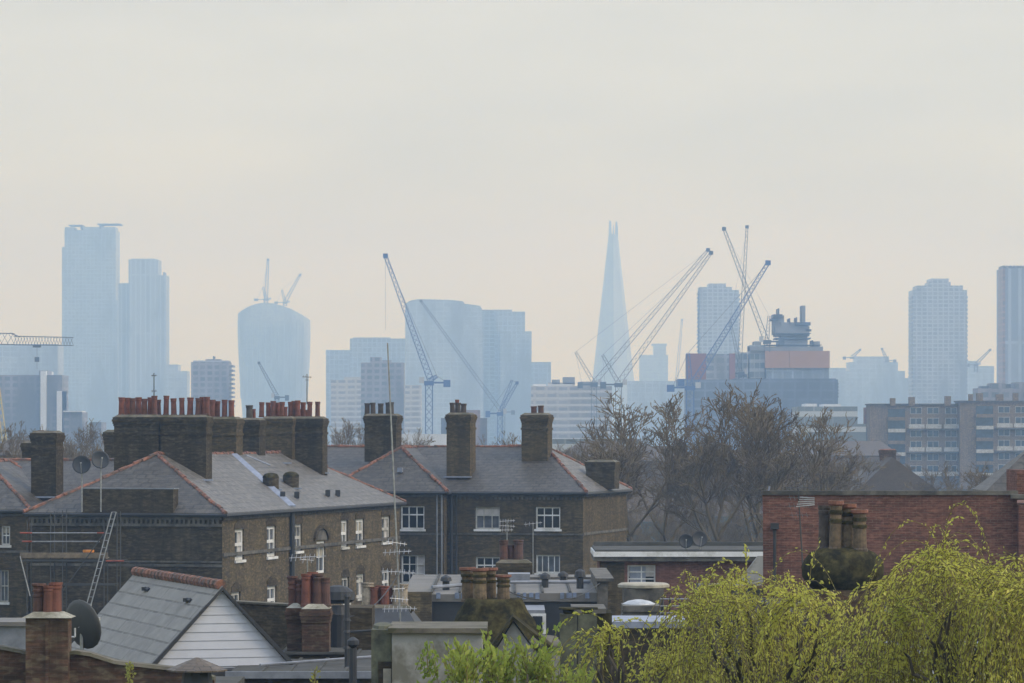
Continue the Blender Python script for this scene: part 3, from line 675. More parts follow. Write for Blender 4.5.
def aerial(label, px, top, bot, Y, bars, r=.02, lean=0, name='aerial', mat='steel', bx=None):
    """bars: (py, half width px, angle)"""
    p0 = P(px+lean, bot, Y); p1 = P(px, top, Y)
    root = thing(name, tuple(p0), label, 'aerial')
    m = MB(); m.tube(p0, p1, r, r*.75, n=7); m.build('mast', mat, root)
    for (py, hl, n, tl) in bars:
        m = MB(); q = P(px+lean*(py-top)/(bot-top), py, Y-.05); l = hl*Y/F
        a = Vector((-l, -.1, tl*l)); b = Vector((l, .1, -tl*l)); m.tube(q+a, q+b, r*.5, n=5)
        for i in range(n):
            c = q+a+(b-a)*((i+.5)/n); e = .16 if n > 1 else .1; e *= (1-.35*i/n)
            m.tube(c+Vector((0, -e*2, -e*.5)), c+Vector((0, e*2, e*.5)), r*.3, n=4)
        m.build('antenna', mat, root)
    return root
aerial('very tall thin leaning mast with crossbar aerials in front of the brick houses', 387.5, 343, 628, 108, [(543, 10, 5, .15), (552, 14, 6, -.05), (572, 17, 8, .05), (589, 6, 3, 0), (599, 9, 5, .1), (609, 17, 8, 0)], r=.028, lean=13)
aerial('thin rod aerial rising above the leftmost red chimney pots', 154, 373, 404, 193, [(375.5, 2.6, 2, 0), (391, 2.5, 2, 0)], r=.028, mat='dark_metal')
aerial('rod aerial with a small crossbar above the second row of red pots', 307, 374, 404, 206, [(377, 4.5, 5, .05), (380, 1.5, 1, 0)], r=.028, mat='dark_metal')
aerial('yagi aerial with several crossbars in front of the red brick wall', 798, 486, 572, 115, [(487.5, 14, 7, 0), (498, 11, 5, .05), (506, 12, 5, -.03), (515, 10, 4, 0)], r=.026, mat='dish_near', lean=5)
k = bpy.data.objects['aerial.003']
m = MB(); a_ = P(800, 501, 114.9)
for q_ in range(5): m.hexa([tuple(a_+Vector((-.12+.03*q_, -.05+.02*q_, -.18+.07*q_))), tuple(a_+Vector((.42, -.2, -.12+.05*q_))), tuple(a_+Vector((.42, -.17, -.12+.05*q_))), tuple(a_+Vector((-.12+.03*q_, -.02+.02*q_, -.18+.07*q_))), tuple(a_+Vector((-.12+.03*q_, -.05+.02*q_, -.15+.07*q_))), tuple(a_+Vector((.42, -.2, -.09+.05*q_))), tuple(a_+Vector((.42, -.17, -.09+.05*q_))), tuple(a_+Vector((-.12+.03*q_, -.02+.02*q_, -.15+.07*q_)))])
m.build('reflector', 'galv', k)
aerial('small comb aerial beside the brown chimney pots in mid ground', 507, 520, 548, 150, [(521, 8, 6, -.05), (526, 8, 6, .05), (530, 6, 4, 0)], r=.02)
aerial('thin silver aerial pole in front of the third sash window', 533, 523, 576, 149, [(523.5, 9, 5, -.1)], r=.02)
aerial('grey aerial pole with white stay standing by the brick chimney in the yard', 307.5, 556, 610, 99, [(557, 18, 8, -.05), (560, 6, 3, .1)], r=.022)

# ================================================================== scaffold on the front of the long house
YS = 181.5
sf = thing('scaffolding', (X(70, YS), YS, 0), 'tube scaffolding with plank deck against the dark front wall', 'scaffolding')
for px, top in ((27, 520), (50.5, 512), (62.5, 510), (104, 520), (117, 512)):
    for yy in (0, 1.6):
        m = MB(); m.tube((X(px, YS), YS+yy, 0), (X(px, YS), YS+yy, Z(top, YS)), .026, n=6); m.build('standard_pole', 'dish_near', sf)
for py, a, b in ((533, 20, 103), (541.5, 22, 100), (561, 20, 124), (585, 60, 115)):
    for yy in ((0, 1.6) if py > 550 else (0,)):
        m = MB(); m.tube((X(a, YS), YS+yy-.06, Z(py, YS)), (X(b, YS), YS+yy-.06, Z(py, YS)), .03, n=6); o = m.build('rail_pole', 'steel' if py < 550 else 'dish_near', sf)
for a_, b_, py_ in ((20, 32, 533), (22, 32, 541.5), (97, 106, 533), (106, 124, 561)): m = MB(); m.tube(P(a_, py_, YS-.08), P(b_, py_, YS-.08), .04); m.build('end_cap', 'rust_red', sf)
m = MB()
for i in range(5): m.box(X(20, YS), X(106, YS), YS+.02+i*.3, YS+.29+i*.3, Z(559, YS), Z(559, YS)+.05)
m.box(X(20, YS), X(108, YS), YS-.06, YS-.02, Z(558, YS), Z(552.5, YS)); m.build('plank_deck', 'plank', sf)
m = MB(); m.tube(P(62, 592, YS-.1), P(108, 528, YS-.1), .03); m.build('brace', 'dish_near', sf)
m = MB(); m.tube(P(20, 556, YS-.1), P(30, 596, YS-.1), .03); m.build('brace', 'steel', sf)
ld = thing('ladder', (X(92, YS), YS-.3, 0), 'silver ladder leaning on the scaffolding', 'ladder')
m = MB()
for dx in (-2.2, 2.2): m.tube(P(89+dx, 604, YS-.5), P(114+dx, 512, YS-.2), .03)
for i in range(14): u = i/13; m.tube(P(89-2.2+25*u, 604-92*u, YS-.5+.3*u), P(89+2.2+25*u, 604-92*u, YS-.5+.3*u), .014, n=5)
m.build('rails', 'steel', ld)
m = MB(); m.tube(P(89-2.2, 604, YS-.5), (X(87, YS)-.8, YS-.7, 0), .03); m.tube(P(89+2.2, 604, YS-.5), (X(87, YS)-.6, YS-.7, 0), .03); m.build('lower_section', 'galv', ld)
m = MB(); c = P(88.5, 551, YS+.6); m.lathe(c.x, c.y, [(.24, Z(558.5, YS)+.02), (.24, c.z-.08), (.27, c.z-.04), (.27, c.z+.05), (.2, c.z+.05)], n=10)
tag(m.build('debris_bucket', 'orange_plastic', loc=tuple(c)), 'orange plastic bucket on the scaffolding deck', 'bucket')

# ================================================================== foreground left: parapet house with near chimney (Y about 70)
YF = 70
h1 = thing('terrace_house', (X(80, YF), YF, 0), 'nearest brick terrace at bottom left with mossy coped party wall and red pots', 'house')
def polywall(name, pts, Y0, Y1, mat, parent, zb=0):
    m = MB(); n = len(pts); f = []
    for Y in (Y0, Y1):
        for x, z in pts: f.append((x, Y, z))
        for x, z in reversed(pts): f.append((x, Y, zb))
    k = 2*n; m.add(f, [tuple(range(k)), tuple(range(k, 2*k))[::-1]]+[(i, i+k, (i+1) % k+k, (i+1) % k) for i in range(k)])
    return m.build(name, mat, parent)
prof = [(-60, 648), (0, 649), (25, 654), (55, 657), (75, 654), (90, 656), (115, 664), (150, 668), (188, 672), (214, 680)]
pw = [(X(a, YF), Z(b, YF)) for a, b in prof]
polywall('party_wall', pw, YF, YF+.35, 'old_red_brick', h1)
m = MB()
for (a, b), (c, d) in zip(pw[:-1], pw[1:]): m.hexa([(a, YF-.06, b), (c, YF-.06, d), (c, YF+.41, d), (a, YF+.41, b), (a, YF-.02, b+.06), (c, YF-.02, d+.06), (c, YF+.37, d+.06), (a, YF+.37, b+.06)])
m.build('coping', 'mortar_cap', h1)
m = MB(); m.box(X(-60, YF), X(214, YF), YF+.36, YF+8, 0, Z(676, YF)-.5); m.build('flat_roof', 'felt', h1)
fr0 = frame(0, 0, 0)
ch = MB(); x0, x1 = X(28, YF), X(70, YF); ch.box(x0, x1, YF-.35, YF+.25, 7, Z(617, YF)); ch.box(x0+.36, x0+.42, YF-.38, YF-.35, 7, Z(620, YF)); chn = ch.build('chimney', 'old_red_brick', h1)
ch = MB(); zc = Z(617, YF); e = .07; ch.hexa([(x0-e, YF-.42, zc), (x1+e, YF-.42, zc), (x1+e, YF+.32, zc), (x0-e, YF+.32, zc), (x0+.12, YF-.2, zc+.1), (x1-.12, YF-.2, zc+.1), (x1-.12, YF+.1, zc+.1), (x0+.12, YF+.1, zc+.1)]); ch.build('pale_cap', 'pale_cap', chn)
for px, yy in ((38.5, 0), (43, .15), (48, -.12), (54.5, -.05), (56, .2)): pot(chn, (X(px, YF+yy), YF+yy, zc+.04), 'pot_brown2' if px < 45 else 'pot_clay', .105, .56)
ds = dish('large near dark grey satellite dish behind the bottom left chimney', 84, 624, 25.5, 74, 680, math.pi-.75, 'dish_near', squash=1, polex=82)
m = MB(); m.path([P(66, 637, 73.6), P(75, 637, 73.6), P(75, 628, 73.6)], .02); m.build('bracket', 'galv', ds)
m = MB(); m.box(X(-40, 90), X(27, 90), 90, 92, 0, Z(626, 90)); b_ = thing('outbuilding', (X(0, 90), 90, 0), 'low grey lead-topped outbuilding at the left edge', 'outbuilding'); m.build('wall', 'lead', b_)
m = MB(); m.box(X(-40, 90), X(27, 90), 89.9, 92.1, Z(626, 90), Z(624, 90)+.05); m.build('roof', 'felt_pale', b_)
# conical cowl
YC = 66
cw = thing('chimney_cowl', (X(197, YC), YC, 0), 'brown pyramid-lidded cowl on a dark pot at the bottom left', 'cowl')
p = P(197, 683, YC); m = MB(); z0 = Z(683, YC); m.lathe(p.x, p.y, [(.27, 0), (.27, z0-.3), (.27, z0-.02), (.24, Z(671, YC))], n=10); m.build('pot', 'dark_metal', cw)
m = MB(); m.lathe(p.x, p.y, [(.52, Z(671, YC)), (.52, Z(669.5, YC)), (.3, Z(664, YC)), (.07, Z(658.5, YC)), (.03, Z(657.5, YC))], n=8); m.build('lid', 'brown_tile', cw)

# ------------------------------------------------------------------ slate loft with white gable (Y about 95)
ap = P(221, 589, 95); e = Vector((-.3, .954, 0)); gdir = Vector((.954, .3, 0)); LG = 10.2
lf = thing('loft_extension', (ap.x-1.5, ap.y+4, 0), 'slate roofed loft with white boarded triangular gable and red ridge tiles', 'loft')
zb_ = Z(667, 94.6); hw = 1.72
def G(u, v, z): q = ap+gdir*u+e*v; return (q.x, q.y, z)
za = ap.z
m = MB(); m.add([G(-hw-.35, -.18, zb_-.30), G(0, -.18, za+.08), G(0, LG, za+.08), G(-hw-.35, LG, zb_-.30), G(-hw-.35, -.18, zb_-.40), G(0, -.18, za-.04), G(0, LG, za-.04), G(-hw-.35, LG, zb_-.40)], [(0, 1, 2, 3), (7, 6, 5, 4), (0, 4, 5, 1), (3, 2, 6, 7), (0, 3, 7, 4)])
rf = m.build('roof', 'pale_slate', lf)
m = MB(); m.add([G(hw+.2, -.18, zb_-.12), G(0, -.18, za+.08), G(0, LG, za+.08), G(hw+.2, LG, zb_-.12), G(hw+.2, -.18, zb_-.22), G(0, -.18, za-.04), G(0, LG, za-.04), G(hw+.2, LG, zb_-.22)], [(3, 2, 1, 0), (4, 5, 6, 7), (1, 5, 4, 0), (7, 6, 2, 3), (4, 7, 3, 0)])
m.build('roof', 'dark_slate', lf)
m = MB(); n = 24
for i in range(n): a = G(0, LG*i/n-.05, za+.1); b = G(0, LG*(i+1)/n-.01, za+.1); m.tube(a, b, .14, .125, n=8)
m.build('ridge_tile', 'ridge_clay', rf)
m = MB(); m.add([G(-hw, -.02, zb_-.05), G(hw, -.02, zb_-.05), G(0, -.02, za-.05)], [(0, 1, 2)])
nb = 9
for i in range(nb):
    z0 = zb_+(za-zb_)*i/nb; z1 = zb_+(za-zb_)*(i+1)/nb-.012; w0 = hw*(1-i/nb); w1 = hw*(1-(i+1)/nb)+.0
    m.add([G(-w0, -.05, z0), G(w0, -.05, z0), G(w1, -.035, z1), G(-w1, -.035, z1), G(-w0, -.02, z0), G(w0, -.02, z0), G(w1, -.02, z1), G(-w1, -.02, z1)], [(0, 1, 2, 3), (0, 4, 5, 1), (0, 3, 7, 4), (1, 5, 6, 2), (3, 2, 6, 7)])
m.build('gable_boarding', 'white_clad', lf)
m = MB()
for s_ in (-1, 1):
    m.hexa([G(s_*(hw+.1), -.2, zb_-.1), G(0, -.2, za-.02), G(0, -.1, za-.02), G(s_*(hw+.1), -.1, zb_-.1), G(s_*(hw+.16), -.2, zb_-.02), G(0, -.2, za+.06), G(0, -.1, za+.06), G(s_*(hw+.16), -.1, zb_-.02)])
m.build('verge_trim', 'dark_metal', lf)
m = MB(); a = [G(-hw-.1, .02, 0), G(hw+.1, .02, 0), G(hw+.1, LG, 0), G(-hw-.1, LG, 0)]; m.hexa(a+[(x, y, zb_-.03) for x, y, z in a]); m.build('wall', 'lead', lf)
m = MB(); a = [G(-hw-.4, -.5, zb_-.28), G(hw+.4, -.5, zb_-.28), G(hw+.4, .0, zb_-.28), G(-hw-.4, .0, zb_-.28)]; m.hexa(a+[(x, y, zb_-.06) for x, y, z in a]); m.build('apron', 'dark_metal', lf)
for v_, u_ in ((7.2, -.35), (1.9, -.42)):
    z_ = za+.08-(za-zb_+.38)*(-u_)/(hw+.35); m = MB(); c = Vector(G(u_, v_, z_)); m.box(c.x-.1, c.x+.1, c.y-.12, c.y+.12, c.z, c.z+.09); m.tube(c+Vector((0, 0, .05)), c+Vector((.12, -.3, .02)), .06); m.build('roof_vent', 'dark_metal', rf)

# ------------------------------------------------------------------ flat lead roof in the middle left (Y 88) and yard walls
def house(name, label, cat, px0, px1, top, Y, dep, mat, roofmat='felt', par=.0, cop=None):
    r = thing(name, (X((px0+px1)/2, Y), Y+dep/2, 0), label, cat)
    m = MB(); zt = Z(top, Y); m.box(X(px0, Y), X(px1, Y), Y, Y+dep, 0, zt-.06); m.build('wall', mat, r)
    m = MB(); m.box(X(px0, Y)-.08, X(px1, Y)+.08, Y-.08, Y+dep+.08, zt-.06, zt); m.build('roof', roofmat, r)
    return r
f3 = house('flat_roof_house', 'low grey flat roof with lead edge beside the white gable', 'house', 232, 372, 673, 92, 12.5, 'sooty_brick', 'felt')
m = MB(); m.box(X(230, 92)-.1, X(372, 92)+.1, 91.8, 91.91, Z(678, 92), Z(671, 92)); m.build('lead_edge', 'lead', f3)
m = MB(); m.tube((X(260, 94), 94, Z(665, 94)), (X(372, 95), 96.5, Z(660, 95)), .035); m.build('pipe', 'lead', f3)
f4 = thing('party_wall', (X(262, 101), 101, 0), 'old yellow brick yard wall leading to the brick chimney', 'wall')
m = MB(); m.hexa([(X(236, 103), 103, 0), (X(289, 101), 101, 0), (X(289, 101), 101.4, 0), (X(236, 103), 103.4, 0), (X(236, 103), 103, Z(603, 103)), (X(289, 101), 101, Z(606, 101)), (X(289, 101), 101.4, Z(606, 101)), (X(236, 103), 103.4, Z(603, 103))]); m.build('brickwork', 'stock_brick_warm', f4)
m = MB(); m.hexa([(X(235, 103), 102.9, Z(603, 103)), (X(290, 101), 100.9, Z(606, 101)), (X(290, 101), 101.5, Z(606, 101)), (X(235, 103), 103.5, Z(603, 103)), (X(235, 103), 102.9, Z(601, 103)), (X(290, 101), 100.9, Z(604, 101)), (X(290, 101), 101.5, Z(604, 101)), (X(235, 103), 103.5, Z(601, 103))]); m.build('coping', 'mortar_cap', f4)
Yc = 98
f5 = house('terrace_house', 'brick terrace below the double brick chimney with pale caps', 'house', 284, 345, 652, Yc, 6, 'sooty_brick')
def stackpx(root, px0, px1, top, bot, Y, dep, mat, cap='mortar_cap', pots=(), style='pot_clay', r=.12, h=.7, pale=False):
    st = stack(root, ident, X(px0, Y), X(px1, Y), Y, Y+dep, Z(bot, Y), Z(top, Y), mat, cap, corbel=.03, bands=False)
    for q in pots:
        px, yy = q[0], q[1]; s_ = q[2] if len(q) > 2 else style; hh = q[3] if len(q) > 3 else h; rr = q[4] if len(q) > 4 else r
        pot(st, (X(px, Y+yy), Y+yy, Z(top, Y)+.04), s_, rr, hh)
    return st
stackpx(f5, 287, 303, 608, 656, Yc+.4, .7, 'old_red_brick', 'pale_cap', [(293, .3, 'pot_brown2'), (300, .3, 'pot_brown2', .7)], r=.12, h=.72)
stackpx(f5, 302, 329, 609, 656, Yc, .9, 'old_red_brick', 'pale_cap', [(306, .3, 'pot_clay'), (312, .5, 'pot_clay', .85), (318, .3, 'pot_brown', .85), (326, .3, 'pot_brown', .8), (323, .6, 'pot_brown', .75)], r=.13, h=.8)
m = MB(); m.lathe(X(339, 100), 100.3, [(.26, 0), (.26, Z(640, 100)), (.28, Z(615, 100)), (.2, Z(606, 100))], n=14); m.lathe(X(337, 100), 100.3, [(.3, Z(604, 100)), (.46, Z(600, 100)), (.42, Z(592, 100)), (.25, Z(587, 100)), (.05, Z(585.5, 100))], n=14, ay=.7); o = m.build('dark_cowl', 'dark_metal', f5)
m = MB(); m.box(X(334, 102), X(372, 102), 102, 104, 0, Z(608, 102)); m.build('rear_wall', 'sooty_brick', f5)
# finial flue pole
fp = thing('flue_pipe', (X(347, 94), 94, 0), 'slim grey flue pipe with collars standing on the flat roof', 'flue')
m = MB(); x = X(347, 94); m.tube((x, 94, 0), (x, 94, Z(594, 94)), .06, n=8)
for py in (594, 618, 630, 646): m.tube((x, 94, Z(py+3, 94)), (x, 94, Z(py, 94)), .1, .08, n=8)
m.tube((x, 94, Z(632, 94)), (x+.8, 94, Z(630, 94)), .03); m.build('pipe', 'dark_metal', fp)
for nm, px, py in (('short black flue with a ball top by the grey wall', 353, 648),):
    k = thing('flue_pipe', (X(px, 90), 90, 0), nm, 'flue'); m = MB(); m.tube((X(px, 90), 90, 0), (X(px, 90), 90, Z(py, 90)), .09, n=8); m.lathe(X(px, 90), 90, [(.05, Z(py, 90)), (.14, Z(py, 90)+.08), (.14, Z(py, 90)+.18), (.03, Z(py, 90)+.26)], n=10); m.build('pipe', 'dark_metal', k)
# F5b : dark roof with mixed pots
Y5 = 112
f6 = thing('terrace_house', (X(385, Y5), Y5+3, 0), 'dark roofed terrace behind the grey rendered box with mixed red and pale pots', 'house')
m = MB(); m.box(X(352, Y5), X(425, Y5), Y5, Y5+6, 0, Z(632, Y5)); m.build('wall', 'sooty_brick', f6)
m = MB(); x0, x1 = X(348, Y5), X(420, Y5); zt, zb1 = Z(610, Y5), Z(630, Y5); m.hexa([(x0, Y5-.4, zb1), (x1, Y5-.4, zb1), (x1, Y5+4, zb1), (x0, Y5+4, zb1), (x0+.45, Y5+1, zt), (x1-.4, Y5+1, zt), (x1-.4, Y5+3, zt), (x0+.45, Y5+3, zt)]); m.build('roof', 'dark_metal', f6)
stackpx(f6, 364, 411, 609, 622, Y5+1.2, .8, 'sooty_brick', 'mortar_cap', [(367.5, .4, 'pot_pale', .75, .17), (374, .3, 'pot_clay', .62), (379.5, .5, 'pot_clay', .62), (385, .3, 'pot_clay', .68), (389.5, .5, 'pot_clay', .6), (397, .4, 'pot_pale', .68, .16), (403, .4, 'pot_pale', .75, .17)], r=.13, h=.65)
# F6 : rendered box
Y6 = 74
f7 = thing('roof_tower', (X(430, Y6), Y6+1, 0), 'grey rendered rooftop box with mossy pillar and flat coping', 'building')
m = MB(); m.box(X(392, Y6), X(482, Y6), Y6, Y6+2.4, 0, Z(633, Y6)); m.build('wall', 'render_grey', f7)
m = MB(); m.box(X(388, Y6), X(487, Y6), Y6-.1, Y6+2.6, Z(633, Y6)+.002, Z(629, Y6)+.02); m.build('coping', 'mortar_cap', f7)
m = MB(); m.box(X(371, Y6), X(391.5, Y6), Y6+.15, Y6+2.2, 0, Z(630, Y6)); m.lathe(X(381, Y6), Y6+1.1, [(.2, Z(630, Y6)), (.19, Z(627, Y6)), (.1, Z(625.5, Y6))], n=10, ax=.95, ay=4); m.build('pillar', 'render_green', f7)
m = MB(); m.box(X(378, Y6), X(392, Y6), Y6+.12, Y6+.149, Z(690, Y6), Z(662, Y6)); m.build('hatch', 'sooty_brick', f7)
m = MB(); m.box(X(383, Y6), X(391, Y6), Y6+.09, Y6+.119, Z(690, Y6), Z(669, Y6)); m.build('shutter', 'cream_stone', f7)
# F7 : mossy haunch with four buff pots
Y7 = 84
f8 = thing('mossy_chimney', (X(492, Y7), Y7, 0), 'broad mossy chimney mound with four buff pots rimmed in red', 'chimney')
x0, x1 = X(441, Y7), X(548, Y7); m = MB()
m.hexa([(x0, Y7-.6, 0), (x1, Y7-.6, 0), (x1, Y7+1.2, 0), (x0, Y7+1.2, 0), (x0, Y7-.6, Z(650, Y7)), (x1, Y7-.6, Z(650, Y7)), (x1, Y7+1.2, Z(650, Y7)), (x0, Y7+1.2, Z(650, Y7))]); m.build('stack', 'old_red_brick', f8)
def mound(cx, cy, rx, ry, z0, z1, name, parent, mat='mossy', top=.45, n=36, k=9, pw=1.6, jit=.045):
    m = MB(); c = []
    for j in range(k):
        u = j/(k-1); z = z0+(z1-z0)*u; s_ = 1-(1-top)*u**pw
        for i in range(n):
            t = 2*math.pi*i/n; q = s_*(1+random.uniform(-jit, jit)); ct, st_ = math.cos(t), math.sin(t)
            c.append((cx+rx*q*math.copysign(abs(ct)**.7, ct), cy+ry*q*math.copysign(abs(st_)**.7, st_), z+random.uniform(-.02, .02)))
    fs = [(j*n+i, j*n+(i+1) % n, (j+1)*n+(i+1) % n, (j+1)*n+i) for j in range(k-1) for i in range(n)]+[tuple((k-1)*n+i for i in range(n)), tuple(range(n))[::-1]]
    m.add(c, fs); return m.build(name, mat, parent, smooth=True)
md = mound(X(494, Y7), Y7+.3, 1.2, .95, Z(655, Y7), Z(599, Y7), 'mossy_haunch', f8, top=.5, pw=1.2)
for px, yy, hh in ((468.5, .5, .74), (480, .1, .78), (490, .55, .7), (503.5, .2, .66)): pot(md, (X(px, Y7+yy), Y7+yy, Z(600, Y7)-.06), 'pot_buff', .15, hh)
m = MB(); 
gx0, gx1 = X(493, 81), X(541, 81); gxm = X(513, 81)
m.add([(gx0, 81, 0), (gx1, 81, 0), (gx1, 81, Z(660, 81)), (gxm, 81, Z(622, 81)), (gx0, 81, Z(655, 81)), (gx0, 82.2, 0), (gx1, 82.2, 0), (gx1, 82.2, Z(660, 81)), (gxm, 82.2, Z(622, 81)), (gx0, 82.2, Z(655, 81))], [(0, 1, 2, 3, 4), (9, 8, 7, 6, 5), (0, 5, 6, 1), (1, 6, 7, 2), (2, 7, 8, 3), (3, 8, 9, 4), (4, 9, 5, 0)])
rg = thing('rendered_gable', (gxm, 81.5, 0), 'small grey rendered gable with mossy tiles in front of the mossy chimney', 'gable'); m.build('wall', 'render_grey', rg)
m = MB(); zt = Z(621, 81)
for (xa, za_), (xb_, zb2) in (((gxm, zt), (gx0-.15, Z(658, 81))), ((gxm, zt), (gx1+.25, Z(652, 81)))):
    m.hexa([(xa, 80.85, za_+.01), (xb_, 80.85, zb2+.01), (xb_, 82.4, zb2+.01), (xa, 82.4, za_+.01), (xa, 80.85, za_+.1), (xb_, 80.85, zb2+.1), (xb_, 82.4, zb2+.1), (xa, 82.4, za_+.1)])
m.build('roof', 'mossy', rg)
m = MB(); m.box(X(528, 82.5), X(560, 82.5), 82.5, 84, 0, Z(645, 82.5)); m.build('side_wall', 'render_grey', rg)
m = MB(); xa, xb_ = X(526, 82.5), X(562, 82.5); m.hexa([(xa, 82.3, Z(646, 82.5)), (xb_, 82.3, Z(646, 82.5)), (xb_, 84.1, Z(646, 82.5)), (xa, 84.1, Z(646, 82.5)), (xa+.2, 82.8, Z(637, 82.5)), (xb_-.1, 82.8, Z(639, 82.5)), (xb_-.1, 83.8, Z(639, 82.5)), (xa+.2, 83.8, Z(637, 82.5))]); m.build('side_coping', 'mortar_cap', rg)
# F8 : dark flat-roofed building with pale felt roof
Y8 = 128
f9 = thing('workshop', (X(500, Y8), Y8+6, 0), 'low dark workshop with pale felt roof and blue flashing strips', 'building')
m = MB(); zt = Z(591, Y8); m.box(X(404, Y8), X(598, Y8), Y8, Y8+14, 0, zt-.35); m.build('wall', 'dark_metal', f9)
m = MB(); xa, xb_ = X(402, Y8), X(600, Y8); m.hexa([(xa, Y8-.1, zt-.35), (xb_, Y8-.1, zt-.35), (xb_, Y8+14, zt-.35), (xa, Y8+14, zt-.35), (xa, Y8-.1, zt-.12), (xb_, Y8-.1, zt-.05), (xb_, Y8+14, zt+.05), (xa, Y8+14, zt+.05)]); m.build('roof', 'felt_pale', f9)
m = MB()
for i in range(26):
    px = 430+i*6.2; 
    if random.random() < .75: m.box(X(px, Y8), X(px+random.uniform(3, 5.5), Y8), Y8-.13, Y8-.11, Z(random.uniform(597, 600), Y8), Z(592.5, Y8))
m.build('flashing_strip', 'flash_blue', f9)
m = MB(); m.box(X(402, Y8), X(432, Y8), Y8-.5, Y8-.14, 0, Z(591.5, Y8)); m.build('brick_pier', 'stock_brick_warm', f9)
m = MB(); xq = X(597, Y8); m.box(xq, xq+.35, Y8-.3, Y8+10, 0, Z(581, Y8)); m.box(xq-.05, xq+.55, Y8-.4, Y8+10.1, Z(581, Y8)+.001, Z(578, Y8)); m.box(X(520, 138), xq+.5, 138.3, 138.8, 0, Z(577.5, 138)); m.build('parapet', 'stone_band', f9)
m = MB(); xq = X(530, 124); m.box(X(524, 124), X(545, 124), 124, 127.8, 0, Z(610, 124)); m.build('dormer', 'lead', f9)
m = MB(); m.box(X(530.5, 124), X(546, 124), 123.93, 123.98, Z(634, 124), Z(613.5, 124)); o = m.build('window', 'white_paint', f9); m = MB(); m.box(X(532.5, 124), X(542.5, 124), 123.90, 123.92, Z(634, 124), Z(616, 124)); m.build('pane', 'pane_glass', o)
for px, yy, hh in ((446, 3, .35), (470, 6, .5), (545, 4, .4), (563, 8, .3), (580, 3, .55)):
    m = MB(); x_ = X(px, Y8+yy); m.lathe(x_, Y8+yy, [(.12, zt-.1), (.12, zt+hh*.6), (.2, zt+hh*.65), (.17, zt+hh), (.03, zt+hh+.08)], n=10); m.build('roof_vent', 'dark_metal', f9)
m = MB(); m.path([(X(432, Y8+2), Y8+2, zt+.05), (X(500, Y8+5), Y8+5, zt+.1), (X(590, Y8+6), Y8+6, zt+.08)], .06); m.build('pipe', 'lead', f9)
m = MB(); m.box(X(508, Y8+9), X(530, Y8+9), Y8+9, Y8+10.5, zt-.1, zt+.25); m.build('skylight', 'lead', f9)
# F9 : brown chimney with three pots
Y9 = 147
f10 = house('terrace_house', 'small house with three brown pots in front of the sash windows', 'house', 470, 560, 590, Y9, 5, 'sooty_brick')
stackpx(f10, 497, 531, 563, 592, Y9, 1.0, 'stock_brick', 'mortar_cap', [(504, .4, 'pot_brown'), (511.5, .6, 'pot_brown', .65), (518.5, .4, 'pot_brown', .8, .2)], r=.17, h=.78)
# twin square flues
Y10 = 84
k = thing('square_flue', (X(580, Y10), Y10, 0), 'pair of dark square concrete flues with cowled openings', 'flue')
for a, b in ((560, 577), (578, 597)):
    m = MB(); m.box(X(a, Y10), X(b, Y10), Y10, Y10+.5, 0, Z(614, Y10)); o = m.build('flue', 'render_green', k)
    m = MB(); xm = X((a+b)/2, Y10); m.box(X(a, Y10)-.02, X(b, Y10)+.02, Y10-.05, Y10+.55, Z(609.5, Y10), Z(608, Y10)); m.lathe(xm, Y10+.25, [(.1, Z(614, Y10)), (.13, Z(610, Y10))], n=8); o2 = m.build('cowl', 'mossy', o)
m = MB(); m.box(X(566, 86), X(612, 86), 86, 88, 0, Z(613, 86)); m.build('rear_wall', 'mossy', k)
m = MB(); m.box(X(572, 86), X(606, 86), 85.7, 88, Z(613, 86)+.001, Z(608, 86)); m.build('cap', 'stone_band', k)

# F11 : low flat roofed brick building with white fascia
Y11 = 158
f11 = thing('flat_roof_building', (X(680, Y11), Y11+8, 0), 'low red brick building with white fascia under a flat grey roof', 'building')
wl = Wall((X(600, Y11), Y11), (1, 0), (0, -1)); wd = X(766, Y11)-X(600, Y11)
hh = holes(wl, [(641.5, 14, 565, 586)])
m = MB(); wl.grid(m, 0, wd+5, 0, Z(561, Y11), hh); m.box(X(600, Y11)+.01, X(600, Y11)+wd+5, Y11+.4, Y11+5.8, 0, Z(561, Y11)); m.build('wall', 'red_brick', f11)
m = MB(); wl.bx(m, 0, 1.0, 0, Z(562, Y11), -.03, 0); m.build('corner_pier', 'stock_brick', f11)
o = window(wl, f11, hh[0], 2, 3, sill=True, fw=.06, bw=.05)
m = MB(); wl.bx(m, hh[0][0]+.1, hh[0][0]+.75, hh[0][2]+.05, hh[0][3]-.05, .125, .16); m.build('blind', 'lead_bright', o)
m = MB(); m.box(X(594, Y11), X(790, Y11), Y11-.3, Y11+6, Z(561, Y11), Z(556.5, Y11)); m.build('soffit', 'stone_band', f11)
m = MB(); m.box(X(594, Y11)-.02, X(790, Y11), Y11-.36, Y11+6, Z(556.5, Y11)+.001, Z(551.5, Y11)); m.build('fascia', 'white_paint', f11)
m = MB(); m.box(X(595, Y11), X(790, Y11), Y11-.3, Y11+6, Z(551.5, Y11)+.002, Z(549.5, Y11)); m.build('roof', 'felt', f11)
m = MB(); m.box(X(594, 163), X(790, 163), 163.4, 163.9, Z(549.5, Y11)+.003, Z(548, Y11)+.1); m.build('upstand', 'felt', f11)
